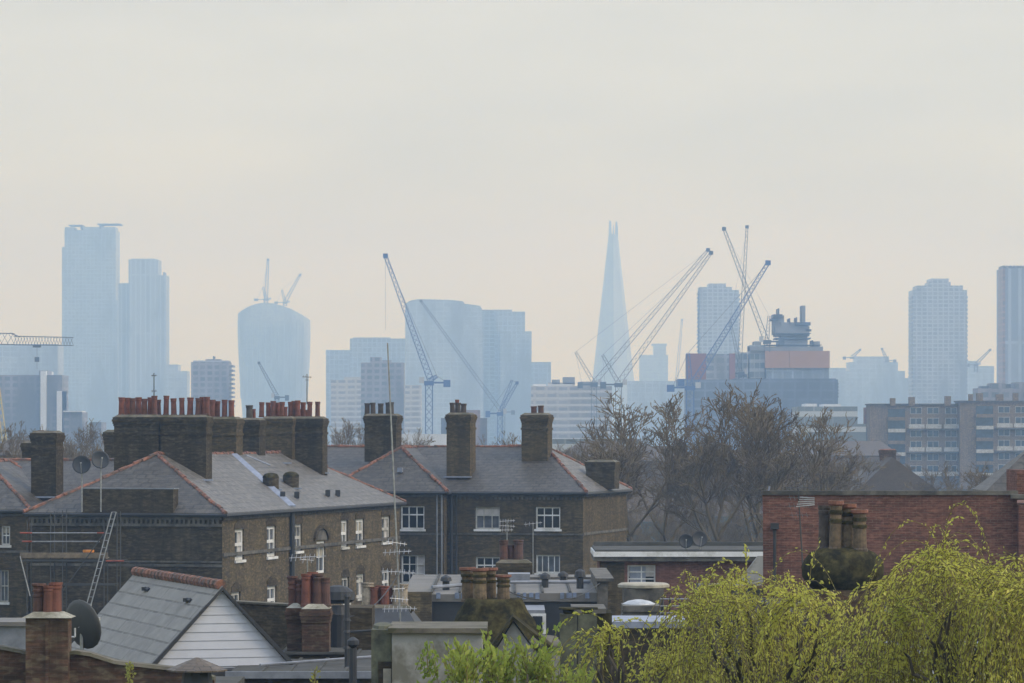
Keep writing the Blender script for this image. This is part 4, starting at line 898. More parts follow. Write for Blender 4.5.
# slanted white panel and red coping
k = thing('slanted_panel', (X(750, 140), 140, 0), 'pale triangular cheek of a roof light beside the red brick building', 'roof light')
a = [(X(735, 140), 140, Z(586, 140)), (X(766, 140), 140, Z(586, 140)), (X(766, 140), 140, Z(556, 140)), (X(758, 140), 140, Z(556, 140))]
m = MB(); n4 = a+[(x, y+.3, z) for x, y, z in a]; m.add(n4, [(0, 1, 2, 3), (7, 6, 5, 4), (0, 4, 5, 1), (1, 5, 6, 2), (2, 6, 7, 3), (3, 7, 4, 0)]); m.build('cheek', 'render_grey', k)
m = MB(); m.box(X(700, 140), X(766, 140), 140, 143, 0, Z(586, 140)-.01); m.build('base_wall', 'stone_band', k)
m = MB(); m.box(X(700, 139.8), X(766, 139.8), 139.8, 139.98, Z(588, 140), Z(585.5, 140)); m.build('coping', 'ridge_clay', k)
# F12 : tank, dome and pale sill
Y12 = 112
k = thing('water_tank', (X(645, Y12), Y12, 0), 'squat roof tank with cream slab lid beside the willow', 'tank')
m = MB(); m.box(X(624, Y12), X(664, Y12), Y12, Y12+1.6, 0, Z(589, Y12)); m.build('wall', 'stone_band', k)
m = MB(); m.lathe(X(644.5, Y12), Y12+.8, [(.72, Z(589, Y12)), (.76, Z(588, Y12)), (.76, Z(585.5, Y12)), (.68, Z(584, Y12))], n=16, ay=1.2); m.build('lid', 'cream_stone', k)
k = thing('roof_dome', (X(640, 104), 104, 0), 'white domed rooflight on a slatted grey box', 'rooflight')
m = MB(); m.box(X(623, 104), X(660, 104), 104, 106, 0, Z(606, 104)); 
for i in range(5): m.box(X(622, 104), X(661, 104), 103.95, 104, Z(612+i*4, 104), Z(610+i*4, 104))
m.build('box', 'stone_band', k)
m = MB(); m.lathe(X(640, 104), 105, [(.46, Z(606, 104)), (.44, Z(605, 104)), (.3, Z(602.5, 104)), (.1, Z(601, 104))], n=16, ay=1.2); m.build('dome', 'galv', k, smooth=True)
k = thing('lead_parapet', (X(650, 92), 92, 0), 'pale blue lead parapet above a dark wall between the willows', 'wall')
m = MB(); m.box(X(612, 92), X(700, 92), 92, 95, 0, Z(628, 92)); m.build('wall', 'sooty_brick', k)
m = MB(); m.box(X(611, 92), X(688, 92), 91.9, 95.1, Z(628, 92)+.001, Z(621.5, 92)); m.build('coping', 'lead_bright', k)
k = thing('metal_railing', (X(670, 106), 106, 0), 'thin dark roof railing beside the slatted box', 'railing')
for px in (662, 670, 680): m = MB(); m.tube((X(px, 106), 106, 0), (X(px, 106), 106, Z(597, 106)), .03); m.build('post', 'dark_metal', k)
for py in (599, 606, 613): m = MB(); m.tube((X(660, 106), 105.95, Z(py, 106)), (X(690, 106), 105.95, Z(py, 106)), .02); m.build('rail', 'steel', k)

for nm_, x0_, x1_, y0_, y1_, z_ in (('flat_roof_house', X(232, 92), X(372, 92), 92, 104.5, Z(673, 92)), ('workshop', X(404, 128), X(598, 128), 127.9, 142, Z(591, 128))):
    par = bpy.data.objects[nm_]; n_ = 7 if nm_ == 'workshop' else 5
    for i in range(1, n_):
        xx = x0_+(x1_-x0_)*i/n_; rise = .05 if nm_ == 'workshop' else 0; z0_ = z_-.05 if nm_ == 'workshop' else z_; m = MB()
        m.hexa([(xx-.04, y0_+.05, z0_-.02), (xx+.04, y0_+.05, z0_-.02), (xx+.04, y1_-.1, z_+rise-.02), (xx-.04, y1_-.1, z_+rise-.02), (xx-.04, y0_+.05, z0_+.035), (xx+.04, y0_+.05, z0_+.035), (xx+.04, y1_-.1, z_+rise+.035), (xx-.04, y1_-.1, z_+rise+.035)]); m.build('roof_seam', 'felt', par)
# ------------------------------------------------------------------ red brick building right
YR = 118
rb = thing('red_brick_building', (X(890, YR), YR+6, 0), 'plain windowless red brick building with stone coping at the right', 'building')
m = MB(); zt = Z(495, YR); xq = X(785, YR+9); m.prism([(X(763, YR), YR), (X(1017, YR), YR), (X(1017, YR), YR+9), (xq, YR+9)], 0, zt-.5); m.box(X(763, YR), X(1017, YR), YR, YR+.3, zt-.499, zt); m.build('wall', 'red_brick', rb)
m = MB(); m.box(X(1017, YR)+.001, X(1120, YR), YR-.4, YR+9, 0, Z(498, YR)-.2); m.build('return_wall', 'red_brick', rb)
m = MB(); m.box(X(763, YR)-.05, X(1017, YR)+.03, YR-.06, YR+.36, zt+.001, zt+.13); m.box(X(1010, YR), X(1120, YR), YR-.46, YR+.3, zt-.1, zt+.02); m.build('coping', 'stone_band', rb)
m = MB(); m.box(X(1019, YR), X(1050, YR), YR+.5, YR+3, zt, Z(470, YR)); m.build('stack', 'red_brick', rb)
m = MB(); x = X(774.5, YR); m.tube((x, YR-.1, 0), (x, YR-.1, Z(528, YR)), .05, n=8); m.box(x-.12, x+.12, YR-.24, YR-.01, Z(529, YR), Z(523, YR)); m.build('downpipe', 'dark_metal', rb)
m = MB(); m.tube((X(772, YR), YR+2, zt), (X(774, YR), YR+2, Z(487, YR)), .03); m.build('vent_pipe', 'lead_bright', rb)
# slate roof tip behind right
k = thing('slate_roof_house', (X(1040, 150), 154, 0), 'steep dark slate roof rising behind the red brick building', 'house')
m = MB(); m.box(X(993, 150), X(1118, 150), 150, 153.9, 0, Z(489, 150)); m.build('wall', 'stock_brick', k)
hiproof(k, ident, X(992, 150), X(1120, 150), 150, 154, Z(488, 150), (X(1036, 152), 152), (X(1070, 152), 152), Z(442, 152), 'dark_slate', tiles=False)
# bulbous mossy chimney
YM = 86
k = thing('mossy_chimney', (X(848, YM), YM, 0), 'bulbous mossy chimney head with four tall pots before the red brick wall', 'chimney')
m = MB(); m.box(X(806, YM), X(884, YM), YM-.1, YM+1.3, 0, Z(590, YM)); m.build('stack', 'old_red_brick', k)
m = MB(); c = [(.6, 592), (.78, 586), (.92, 577), (.93, 568), (.86, 560), (.72, 553), (.5, 549), (.2, 547.5)]
m.lathe(X(845, YM), YM+.5, [(r_, Z(py, YM)) for r_, py in c], n=28, ay=.85, jitter=.035); md = m.build('mossy_haunch', 'mossy', k, smooth=True)
for px, yy, st_, rr, hh in ((824, .6, 'pot_grey', .13, 1.0), (835, .3, 'pot_buff', .145, 1.1), (847, .55, 'pot_buff', .145, 1.08), (860, .25, 'pot_buff', .15, 1.0)): pot(md, (X(px, YM+yy), YM+yy, Z(548.5, YM)-.08), st_, rr, hh)

def cable(label, a, b, sag, r=.012):
    a = Vector(a); b = Vector(b); pts = [a.lerp(b, i/14)-Vector((0, 0, sag*4*(i/14)*(1-i/14))) for i in range(15)]
    m = MB(); m.path(pts, r, n=5); tag(m.build('cable', 'dark_metal', loc=tuple(a)), label, 'cable')
cable('dark cable sagging from the tall mast to the brick terrace chimney', P(398, 575, 108), P(330, 612, 99), .5, .016)
cable('thin cable sagging across the workshop roof from the buff pots', P(505, 590, 84.5), P(600, 583, 127.8), .4, .014)
# ================================================================== mid distance
k = thing('gabled_house', (X(900, 420), 420, 0), 'brown tiled gabled house with a red chimney behind the brick building', 'house')
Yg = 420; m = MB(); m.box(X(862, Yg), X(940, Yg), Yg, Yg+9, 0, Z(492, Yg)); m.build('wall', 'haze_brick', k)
m = MB(); xa, xm, xb_ = X(856, Yg), X(884, Yg), X(893, Yg); z0, z1 = Z(492, Yg), Z(457, Yg)
m.add([(xa, Yg-.5, z0), (X(940, Yg), Yg-.5, z0), (X(940, Yg), Yg+10, z0), (xa, Yg+10, z0), (X(872, Yg), Yg+4, z1), (X(892, Yg), Yg-.3, z1)], [(0, 1, 5, 4), (1, 2, 5), (2, 3, 4, 5), (3, 0, 4), (3, 2, 1, 0)]); m.build('roof', 'brown_tile', k)
stackpx(k, 880, 896, 450, 466, Yg+1, 1.2, 'old_red_brick', 'ridge_clay')
# council flats at the right
YK = 980
fl_ = thing('apartment_block', (X(950, YK), YK+8, 0), 'long brown brick council flats with white balcony bands', 'flats')
def flat_section(x0, x1, Y, top, cols, bay, rows):
    w = Wall((X(x0, Y), Y), (1, 0), (0, -1)); W_ = X(x1, Y)-X(x0, Y)
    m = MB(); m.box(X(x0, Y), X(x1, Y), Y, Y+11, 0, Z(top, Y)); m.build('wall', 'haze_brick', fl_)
    m = MB(); m.box(X(x0, Y)-.3, X(x1, Y)+.3, Y-.4, Y+11.4, Z(top, Y), Z(top, Y)+.35); m.build('parapet', 'stone_band', fl_)
    for px in cols:
        for py, kind in rows:
            z = Z(py, Y); xx = X(px, Y); hw_ = 1.15*Y/750; u_ = Y/750
            m = MB(); m.box(xx-hw_, xx+hw_, Y-.06, Y-.01, z-.6*u_, z+.7*u_); o = m.build('window', 'old_paint', fl_)
            m = MB(); m.box(xx-hw_+.14, xx-.07, Y-.08, Y-.061, z-.5*u_, z+.6*u_); m.box(xx+.07, xx+hw_-.14, Y-.08, Y-.061, z-.5*u_, z+.6*u_); m.build('pane', 'blue_glass', o)
    for py, kind in rows:
        if kind:
            m = MB(); z = Z(py, Y)
            for a, b in zip(cols[:-1]+[cols[-1]], cols[1:]+[cols[-1]+17]):
                m.box(X(a-7.5, Y), X(a+8, Y), Y-1.3, Y-1.2, z-1.35*u_, z-.55*u_)
            m.build('balcony', 'old_paint', fl_)
            m = MB(); m.box(X(cols[0]-9, Y), X(cols[-1]+9, Y), Y-1.3, Y-.01, z-1.7*u_, z-1.36*u_); m.build('balcony_floor', 'stone_band', fl_)
    if bay:
        m = MB(); m.box(X(bay[0], Y), X(bay[1], Y), Y-.1, Y-.02, Z(474, Y), Z(top+4, Y)); m.build('recess_panel', 'blue_glass', fl_)  # flat dark panel on the wall face, standing in for a recessed bay
        for j in range(6):
            m = MB(); z = Z(top+12+j*11.8, Y); m.box(X(bay[0], Y), X(bay[1], Y), Y-1.1, Y-.11, z-.9, z); m.build('balcony', 'old_paint' if j % 2 else 'haze_brick', fl_)
RW = [(411, 0), (421.5, 1), (434, 0), (444.5, 1), (457.5, 0), (469, 1)]
flat_section(870, 960, YK+4, 405, [916, 933, 951], (888, 905), RW)
flat_section(960, 1100, YK, 402, [1004, 1021, 1038], (976, 993), [(p_-1, q_) for p_, q_ in RW])
for px, tp, w_ in ((893, 398, 5), (912, 397, 6), (948, 396, 6), (971, 394, 4), (980, 393, 6), (1000, 394, 7), (1016, 393, 5)):
    m = MB(); m.box(X(px-w_/2, YK+3), X(px+w_/2, YK+3), YK+3, YK+5, Z(406, YK), Z(tp, YK)); m.build('chimney', 'haze_brick', fl_)
m = MB(); m.box(X(865.5, YK+14), X(870, YK+14), YK+14, YK+20, 0, Z(407, YK)); m.build('end_wall', 'ridge_clay', fl_)

# ================================================================== skyline
facade('f_glass_pale', (.40, .46, .54), (.30, .38, .48), 6, 4, .6)  # facade blues and weak contrast paint extra distance haze into the colours
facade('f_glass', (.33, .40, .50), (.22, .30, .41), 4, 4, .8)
facade('f_tower_dark', (.30, .36, .43), (.15, .22, .30), 5, 3.6, 1.0)
facade('f_concrete', (.36, .38, .42), (.14, .19, .26), 4, 3, 1.1)
facade('f_council', (.25, .25, .29), (.11, .15, .2), 3.5, 2.9, 1.2)
facade('f_white_flats', (.46, .45, .44), (.22, .28, .36), 5, 3, 1.3, spandrel=(.48, .48, .48))
facade('f_pink', (.34, .24, .24), (.2, .2, .25), 4, 3, 1)
facade('f_office_near', (.38, .41, .43), (.12, .19, .24), 2.2, 3.6, .35, spandrel=(.42, .45, .47))
facade('f_dark_near', (.15, .19, .27), (.10, .13, .2), 5, 3.5, .8)
facade('f_vertical', (.34, .40, .49), (.22, .29, .4), 5, 60, 1.6)
plain('hoarding', (.36, .20, .11), .7, var=.15, scale=.05)
plain('hoarding_red', (.22, .09, .085), .7, var=.15, scale=.05)
plain('pale_panel', (.6, .63, .68), .7, var=.1, scale=.05)
plain('crane_blue', (.03, .09, .28), .5, var=.1)
plain('crane_grey', (.06, .085, .13), .5, var=.1)
plain('crane_white', (.42, .44, .46), .5, var=.1)
plain('crane_yellow', (.6, .5, .2), .5, var=.1)
plain('core_concrete', (.20, .22, .25), .8, var=.2, scale=.1)
def far(name, label, cat, blocks, Y, mat, dep=30, extras=(), balconies=None):
    """blocks: (px0,px1,top[,mat[,dy]])"""
    xs_ = [b[0] for b in blocks]+[b[1] for b in blocks]
    r = thing(name, (X((min(xs_)+max(xs_))/2, Y), Y+dep/2, 0), label, cat)
    for i, b in enumerate(blocks):
        mt = b[3] if len(b) > 3 and b[3] else mat; dy = b[4] if len(b) > 4 else i*.7
        m = MB(); m.box(X(b[0], Y), X(b[1], Y), Y+dy, Y+dep-dy*.5, 0, Z(b[2], Y)); m.build('wall', mt, r)
    for e_ in extras:
        nm, a, b, t, bt, mt = e_[:6]; dy = e_[6] if len(e_) > 6 else 3
        m = MB(); m.box(X(a, Y), X(b, Y), Y+dy, Y+dep*.7, Z(bt, Y), Z(t, Y)); m.build(nm, mt, r)
    if balconies:
        for (side, px, top, bot, step, out_) in balconies:
            m = MB(); h_ = step*.45*Y/F; a, b = sorted((X(px, Y), X(px+side*out_, Y))); z_ = Z(top, Y); m.box(a, b, Y+2, Y+dep*.8, z_-h_, z_)
            o = m.build('balcony', mat, r)
            for j in range(1, int((bot-top)/step)): c = copyo(o, r, o.location-Vector((0, 0, j*step*Y/F)))
    return r
far('office_tower', 'tallest pale glass tower at the far left with a notched crown', 'skyscraper', [(64.5, 115.5, 230, None, 1), (62, 67, 247, None, 0), (113, 117.5, 300, None, 2)], 4100, 'f_glass', 45,
    [('crown_frame', 64.5, 74, 227, 232, 'f_glass_pale'), ('crown_frame', 83, 115, 226.8, 232, 'f_glass_pale'), ('maintenance_arm', 68, 82, 224.6, 225.4, 'crane_grey'), ('maintenance_arm', 97, 120, 223.4, 224.4, 'crane_grey'), ('maintenance_arm', 99, 101, 224.3, 229, 'crane_grey'), ('maintenance_arm', 80, 82, 225.3, 229, 'crane_grey')])
far('office_tower', 'tall pale tower with stepped rounded shoulders beside the tallest left tower', 'skyscraper', [(118, 136, 283, None, 4), (128.5, 158, 259.5, None, 0), (136, 166, 275, None, 2)], 3950, 'f_vertical', 40,
    [('mast', 163, 164, 272, 276, 'crane_grey'), ('plant_room', 131, 155, 258.5, 260, 'f_glass')])
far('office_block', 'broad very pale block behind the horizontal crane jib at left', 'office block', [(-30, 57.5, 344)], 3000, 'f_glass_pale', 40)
far('slab_block', 'darker blue slab block with pale stair strip at the left edge', 'office block', [(-30, 62, 375), (41, 46.5, 371, 'pale_panel', -2)], 1700, 'f_council', 25, [('stair_strip', 57, 62, 391, 438, 'pale_panel', -1), ('plant_room', 38, 47, 370.5, 376, 'f_council')])
far('low_block', 'small lilac low block with pale roof behind the left trees', 'building', [(63.5, 82, 412)], 1500, 'f_council', 20, [('roof', 63, 82, 410.8, 412, 'pale_panel', -1)])
far('low_block', 'tiny block just left of the big chimney stack', 'building', [(89.5, 101, 422)], 1500, 'f_council', 20)
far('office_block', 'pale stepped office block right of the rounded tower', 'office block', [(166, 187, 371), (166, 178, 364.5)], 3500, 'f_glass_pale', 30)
far('apartment_tower', 'square council tower with toothed balconies left of the curved skyscraper', 'apartment tower', [(191, 229, 362)], 1900, 'f_council', 18, [('plant_room', 205, 220, 359, 364, 'f_council'), ('plant_room', 193, 229, 360.5, 363, 'f_concrete', 1), ('mast', 212.5, 213.5, 356, 361, 'crane_grey')],
    balconies=[(1, 228, 365, 412, 4.4, 5)])
# curved skyscraper
Yw = 4600; k = thing('curved_skyscraper', (X(272, Yw), Yw+30, 0), 'bulging pale skyscraper with a curved top wider than its base', 'skyscraper')
m = MB(); nn_, lv = 40, 22; c = []
cxm = X(272, Yw)
for j in range(lv+1):
    u = j/lv
    for i in range(nn_):
        t = 2*math.pi*i/nn_; ct, st_ = math.cos(t), math.sin(t)
        sx = math.copysign(abs(ct)**.55, ct); sy = math.copysign(abs(st_)**.55, st_)
        topy = 302.5+(17*max(0, (sx+.2)/1.2)**1.9 if sx > -.2 else 11*(-(sx+.2)/.8)**2.2)
        py = HZ+10-(HZ+10-topy)*u
        v_ = (py-303)/135.0
        hwp = 36.4-1.0*max(0, v_-.2)-8.5*max(0, v_-.25)**1.5*1.0 - (2.6*max(0, (.12-v_)/.12)**2)
        cxp = 272.5+ .6*(v_)
        c.append((X(cxp, Yw)+hwp*Yw/F*sx, Yw+30+25*sy*(1-.12*v_), Z(py, Yw)))
fs = [(j*nn_+i, j*nn_+(i+1) % nn_, (j+1)*nn_+(i+1) % nn_, (j+1)*nn_+i) for j in range(lv) for i in range(nn_)]
fs += [(lv*nn_+i, lv*nn_+(i+1) % nn_, lv*nn_+nn_-1-(i+1) % nn_, lv*nn_+nn_-1-i) for i in range(nn_//2)] if False else [tuple(lv*nn_+i for i in range(nn_))]
m.add(c, fs); m.build('shell', 'f_glass_pale', k)
m = MB()
for i in range(11):
    px = 241+i*6; m.tube((X(px, Yw), Yw+2.5, 60), (X(272+(px-272)*1.08, Yw), Yw+3, Z(322, Yw)), 1.2, .9, n=4)
m.build('fin', 'f_glass', k)
far('office_block', 'pale glass block left of the square council towers in the centre', 'office block', [(326, 352, 350)], 3300, 'f_glass', 30)
far('office_block', 'wide flat topped glass office block left of the blue crane', 'office block', [(350, 405, 338.5)], 3200, 'f_glass', 30, [('plant_room', 353, 390, 337.3, 339, 'f_concrete')])
far('apartment_tower', 'square lilac council tower left of the blue crane mast', 'apartment tower', [(361, 404, 362.5)], 1850, 'f_council', 18, [('plant_room', 370, 381, 357, 363, 'f_council'), ('plant_room', 382, 391, 360, 363, 'f_council')])
far('apartment_block', 'white banded flats peeping out left of the lilac council tower', 'flats', [(331, 345, 380), (344, 362, 377)], 2100, 'f_white_flats', 18)
far('apartment_block', 'white banded flats between lilac tower and blue crane mast', 'flats', [(403, 421, 385)], 2100, 'f_white_flats', 18)
# the big glass slab with a curved top edge
k = far('glass_slab', 'huge pale glass slab with sloping curved roof line behind the blue crane', 'office block', [(495, 525, 311.5, 'f_glass', 0), (500, 531.5, 331.5, 'f_glass', -6), (470, 500, 311, 'f_tower_dark', 2)], 3400, 'f_glass', 45, [('plant_room', 476, 512, 309.5, 312, 'f_concrete')])
m = MB(); pts = [(405.5, 452), (405.5, 304), (410, 301), (418, 299.5), (450, 300.2), (463, 301.5), (465, 304), (480, 306), (482, 309), (484, 452)]
nn_ = len(pts); Yq = 3398; c = [(X(a, Yq), Yq-8, max(0, Z(b, Yq))) for a, b in pts]+[(X(a, Yq), Yq+40, max(0, Z(b, Yq))) for a, b in pts]
m.add(c, [tuple(range(nn_)), tuple(range(nn_, 2*nn_))[::-1]]+[(i, i+nn_, (i+1) % nn_+nn_, (i+1) % nn_) for i in range(nn_)]); m.build('curved_wing', 'f_glass_pale', k)
m = MB()
for i in range(9): px = 424+i*5.2; m.box(X(px, Yq), X(px+.8, Yq), Yq-7, Yq-5, Z(302, Yq), Z(299.2+max(0, i-4)*.9, Yq))
m.build('roof_rail', 'f_concrete', k)
far('office_block', 'plain pale block stepping down right of the huge glass slab', 'office block', [(528, 551, 362)], 3500, 'f_glass', 30)
far('low_block', 'small pinkish block between the second and third chimneys', 'building', [(466, 480, 410), (476, 487, 418, 'f_council')], 1300, 'f_pink', 15)
far('low_block', 'bluish low block just right of the second tall chimney', 'building', [(441, 449, 418)], 1400, 'f_dark_near', 15)
far('apartment_block', 'pale striped flats with cluttered roof under the twin cranes', 'flats', [(531, 612, 386, None, 0), (548, 575, 382.5, None, 3)], 1700, 'f_white_flats', 20,
    [('roof_plant', 552, 560, 379.5, 384, 'core_concrete'), ('roof_plant', 563, 575, 377, 384, 'core_concrete'), ('roof_plant', 533, 546, 384, 387, 'pale_panel'), ('roof_plant', 580, 598, 381.5, 387, 'core_concrete')])
# glass spire
Ysp = 5400; k = thing('glass_spire', (X(614, Ysp), Ysp+35, 0), 'very tall tapering glass spire with a split tip', 'skyscraper')
m = MB(); base = [(-27, -5), (-22, -20), (0, -27), (20, -20), (27, 0), (22, 20), (0, 26), (-22, 20)]
zt_ = Z(233, Ysp); zz = [0, Z(376, Ysp), zt_]
def ringat(py): # half width in px from the photo's edges
    u = (438-py)/(438-219); return 27.5*(1-u)+3.0*u, 614.0-.2*u
m.v = []; 
for z_, py in ((0, 440), (Z(376, Ysp), 376), (Z(300, Ysp), 300), (zt_, 233)):
    hw_, cx_ = ringat(py)
    for bx_, by_ in base: m.v.append((X(cx_, Ysp)+bx_/27*hw_*Ysp/F, Ysp+35+by_/27*hw_*Ysp/F, z_))
for j in range(3):
    for i in range(8): m.f.append((j*8+i, j*8+(i+1) % 8, (j+1)*8+(i+1) % 8, (j+1)*8+i)); m.m.append(0)
m.f.append(tuple(24+i for i in range(8))); m.m.append(0)
m.build('glass_facade', 'f_glass_pale', k)
for a, b, c_, d_, top in ((609.2, 612.6, 609.8, 611.6, 219.5), (613.2, 614.9, 613.7, 614.4, 224), (615.4, 618.9, 616.2, 618.0, 220.5)):
    m = MB(); y0, y1 = Ysp+31, Ysp+39; z0, z1 = Z(236, Ysp), Z(top, Ysp)
    m.hexa([(X(a, Ysp), y0, z0), (X(b, Ysp), y0, z0), (X(b, Ysp), y1, z0), (X(a, Ysp), y1, z0), (X(c_, Ysp), y0, z1), (X(d_, Ysp), y0, z1), (X(d_, Ysp), y1, z1), (X(c_, Ysp), y1, z1)]); m.build('glass_shard', 'f_glass_pale', k)
far('office_block', 'faint block with square cap right of the glass spire', 'office block', [(640, 668, 355), (654, 666, 345)], 4600, 'f_glass_pale', 30, [('plant_room', 652, 667, 343.5, 345.5, 'f_glass')])
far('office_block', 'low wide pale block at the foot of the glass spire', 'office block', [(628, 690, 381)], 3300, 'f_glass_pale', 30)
far('apartment_tower', 'ribbed concrete tower with toothed edges behind the crossed cranes', 'apartment tower', [(699.5, 739, 290), (709, 726, 283.5), (699.5, 732, 287)], 3000, 'f_concrete', 30, balconies=[(-1, 700, 292, 380, 4.1, 1.8), (1, 738.5, 294, 380, 4.1, 1.8)])
Yn = 1500
far('construction_building', 'building site box with dark red hoarding and grey panel', 'building site', [(688, 734, 382)], Yn+20, 'core_concrete', 25,
    [('hoarding', 687.5, 706, 353.5, 380, 'hoarding_red', -1), ('grey_panel', 706.2, 729, 354, 380, 'f_concrete', -.8), ('hoarding', 729.2, 735, 353.5, 380, 'hoarding_red', -1), ('site_cabin', 678, 686, 379, 386, 'crane_blue', -1)])
far('construction_building', 'tall building site with orange hoarding and concrete lift core', 'building site', [(766, 829, 367.5)], Yn+40, 'f_glass', 25,
    [('hoarding', 765, 789, 351, 368, 'hoarding', -1), ('hoarding', 789.3, 829.5, 351, 368, 'hoarding', -1), ('core', 782, 808, 322, 352, 'core_concrete', 4), ('core', 774.5, 785, 315, 334, 'core_concrete', 5), ('core', 776, 810, 326, 336, 'core_concrete', 3),
     ('core', 803, 806.5, 305, 324, 'core_concrete', 6), ('core', 779, 808, 340, 352, 'core_concrete', 2), ('slab', 750, 823, 346.5, 350.8, 'core_concrete', 0), ('formwork', 772, 779, 318, 320, 'crane_grey', 3), ('formwork', 806, 812, 329, 331, 'crane_grey', 3), ('formwork', 776, 811, 337.5, 339, 'crane_grey', 1), ('prop', 779, 780, 308, 316, 'crane_grey', 4), ('prop', 790, 791, 318, 324, 'crane_grey', 4), ('prop', 797, 798, 317, 324, 'crane_grey', 4), ('prop', 813, 814, 340, 347, 'crane_grey', 4), ('site_cabin', 815, 821, 341, 346, 'core_concrete', 5), ('site_cabin', 755, 762, 341, 346, 'core_concrete', 5), ('formwork', 774, 783, 314, 317, 'crane_grey', 3), ('formwork', 796, 811, 322, 325, 'crane_grey', 2), ('slab', 750, 765, 345, 378, 'f_office_near', 2), ('safety_rail', 765, 822, 344.6, 345.2, 'crane_grey', 0), ('hoist', 735, 748, 352, 380, 'f_office_near', 5), ('safety_rail', 776, 811, 333, 333.7, 'crane_grey', 1)])
far('office_block', 'long dark blue block beneath the orange building site hoarding', 'office block', [(686, 838, 379.5), (734, 836, 378.5)], Yn, 'f_dark_near', 15, balconies=[(1, 837.5, 383, 402, 3.2, 1.8)])
far('office_block', 'glass office with white floor bands behind the bare trees', 'office block', [(798, 857.5, 406.5), (838, 866, 428, 'f_dark_near', -3), (800, 864, 424, None, -5)], 900, 'f_office_near', 20, [('roof_plant', 806, 818, 403.6, 407, 'pale_panel'), ('roof_plant', 824, 842, 404, 407, 'pale_panel')])
k = far('office_block', 'faint stepped block with rounded top right of the orange hoarding', 'office block', [(845, 905, 371), (850, 898, 362), (857, 889, 356.5), (840, 909, 378)], 3500, 'f_glass_pale', 40)
far('office_block', 'faint flat block between building site and rounded block', 'office block', [(828, 846, 368)], 3400, 'f_glass_pale', 30)
far('apartment_tower', 'wide ribbed concrete tower with toothed edges at the right', 'apartment tower', [(913, 967, 290), (917, 963, 285.5), (931, 949, 278.5), (929, 951, 282)], 2900, 'f_concrete', 32, balconies=[(-1, 913.5, 296, 400, 4.2, 1.8), (1, 966.5, 296, 400, 4.2, 1.8)])
far('office_block', 'faint low block right of the wide ribbed tower', 'office block', [(966, 994, 366), (966, 978, 361)], 3300, 'f_glass_pale', 30)
far('apartment_tower', 'tower with vertical ribs cut off by the right edge', 'apartment tower', [(1003, 1060, 268)], 1900, 'f_vertical', 25,
    [('parapet_fin', 1003+i*3.4, 1005+i*3.4, 265.5, 268.5, 'f_concrete', 0) for i in range(7)]+[('corner_rib', 1002.5, 1005, 269, 398, 'f_pink', -1)])
far('low_block', 'bluish low office roofs behind the council flats at right', 'building', [(978, 1060, 388), (992, 1006, 383), (1016, 1040, 382)], 1300, 'f_council', 15, [('roof_plant', 1000, 1012, 384, 388, 'crane_grey'), ('roof_plant', 982, 990, 386, 389, 'crane_grey')])
far('low_block', 'pale low roof just above the ridge behind the second chimney', 'building', [(398, 446, 434), (404, 440, 436)], 700, 'pale_panel', 15)
far('low_block', 'grey low roofs behind the third chimney and bare trees', 'building', [(548, 640, 439)], 640, 'f_office_near', 15)

# ------------------------------------------------------------------ cranes
def truss(m, p, q, w0, w1, n, r):
    p = Vector(p); q = Vector(q); d = (q-p).normalized()
    up = Vector((0, 1, 0)); a = d.cross(up).normalized(); b = up
    def ring(u): c = p+(q-p)*u; w = (w0+(w1-w0)*u)/2; return [c+a*w+b*w, c-a*w+b*w, c-a*w-b*w, c+a*w-b*w]
    R0, R1 = ring(0), ring(1)
    for x, y in zip(R0, R1): m.tube(x, y, r, n=4)
    prev = R0
    for i in range(1, n+1):
        cur = ring(i/n)
        for j in range(4):
            m.tube(prev[j], cur[(j+1) % 4], r*.5, n=3, cap=False)
        prev = cur
def luffer(label, Y, base, pivot, tip, back=None, mat='crane_grey', w=2.0, r=.17, hook=None, cable=True, weight=True, n=26):
    """base=(px,py) foot of mast ; pivot ; jib tip ; back = top of A-frame"""
    root = thing('tower_crane', tuple(P(base[0], base[1], Y)), label, 'crane')
    b = P(*base, Y); p = P(*pivot, Y); t = P(*tip, Y)
    if b.z < p.z-1:
        m = MB(); truss(m, b, (b.x, b.y, p.z-1), w, w, max(2, int((p.z-b.z)/3)), r); m.build('mast', mat, root)
    m = MB(); truss(m, p, t, w*.9, w*.45, n, r*.8); m.build('jib', mat, root)
    m = MB(); m.box(b.x-w*.7, b.x+w*.7, Y-w*.7, Y+w*.7, p.z-1.6, p.z); s_ = -1 if t.x > p.x else 1; m.box(min(b.x, b.x+s_*w*2.6), max(b.x, b.x+s_*w*2.6), Y-w*.5, Y+w*.5, p.z-.9, p.z-.3); m.build('slewing_deck', mat, root)
    if weight: m = MB(); c_ = b.x+s_*w*2.6; m.box(c_-w*.5, c_+w*.5, Y-w*.6, Y+w*.6, p.z-2.2, p.z+.4); m.build('counterweight', mat, root)
    m = MB(); m.box(b.x-s_*w*.7, b.x-s_*w*1.4, Y-w*.9, Y-w*.1, p.z-.8, p.z+1.4); m.build('cab', 'crane_white', root)
    if back:
        q = P(*back, Y); m = MB(); truss(m, (b.x, Y, p.z), q, w*.7, w*.4, 7, r*.7); m.build('a_frame', mat, root)
        m = MB(); m.tube(q, p+(t-p)*.96+Vector((0, 0, .5)), r*.35, n=4); m.tube(q, (b.x+s_*w*2.3, Y, p.z), r*.35, n=4); m.build('pendant_cable', 'crane_grey', root)
    m = MB(); m.box(t.x-w*.35, t.x+w*.35, Y-w*.3, Y+w*.3, t.z-w*.3, t.z+w*.35); m.build('jib_head', mat, root)
    if hook: h_ = P(hook[0], hook[1], Y); m = MB(); m.tube((t.x, Y, t.z), (t.x, Y, h_.z), r*.2, n=3); m.build('hoist_rope', 'crane_grey', root)
    return root
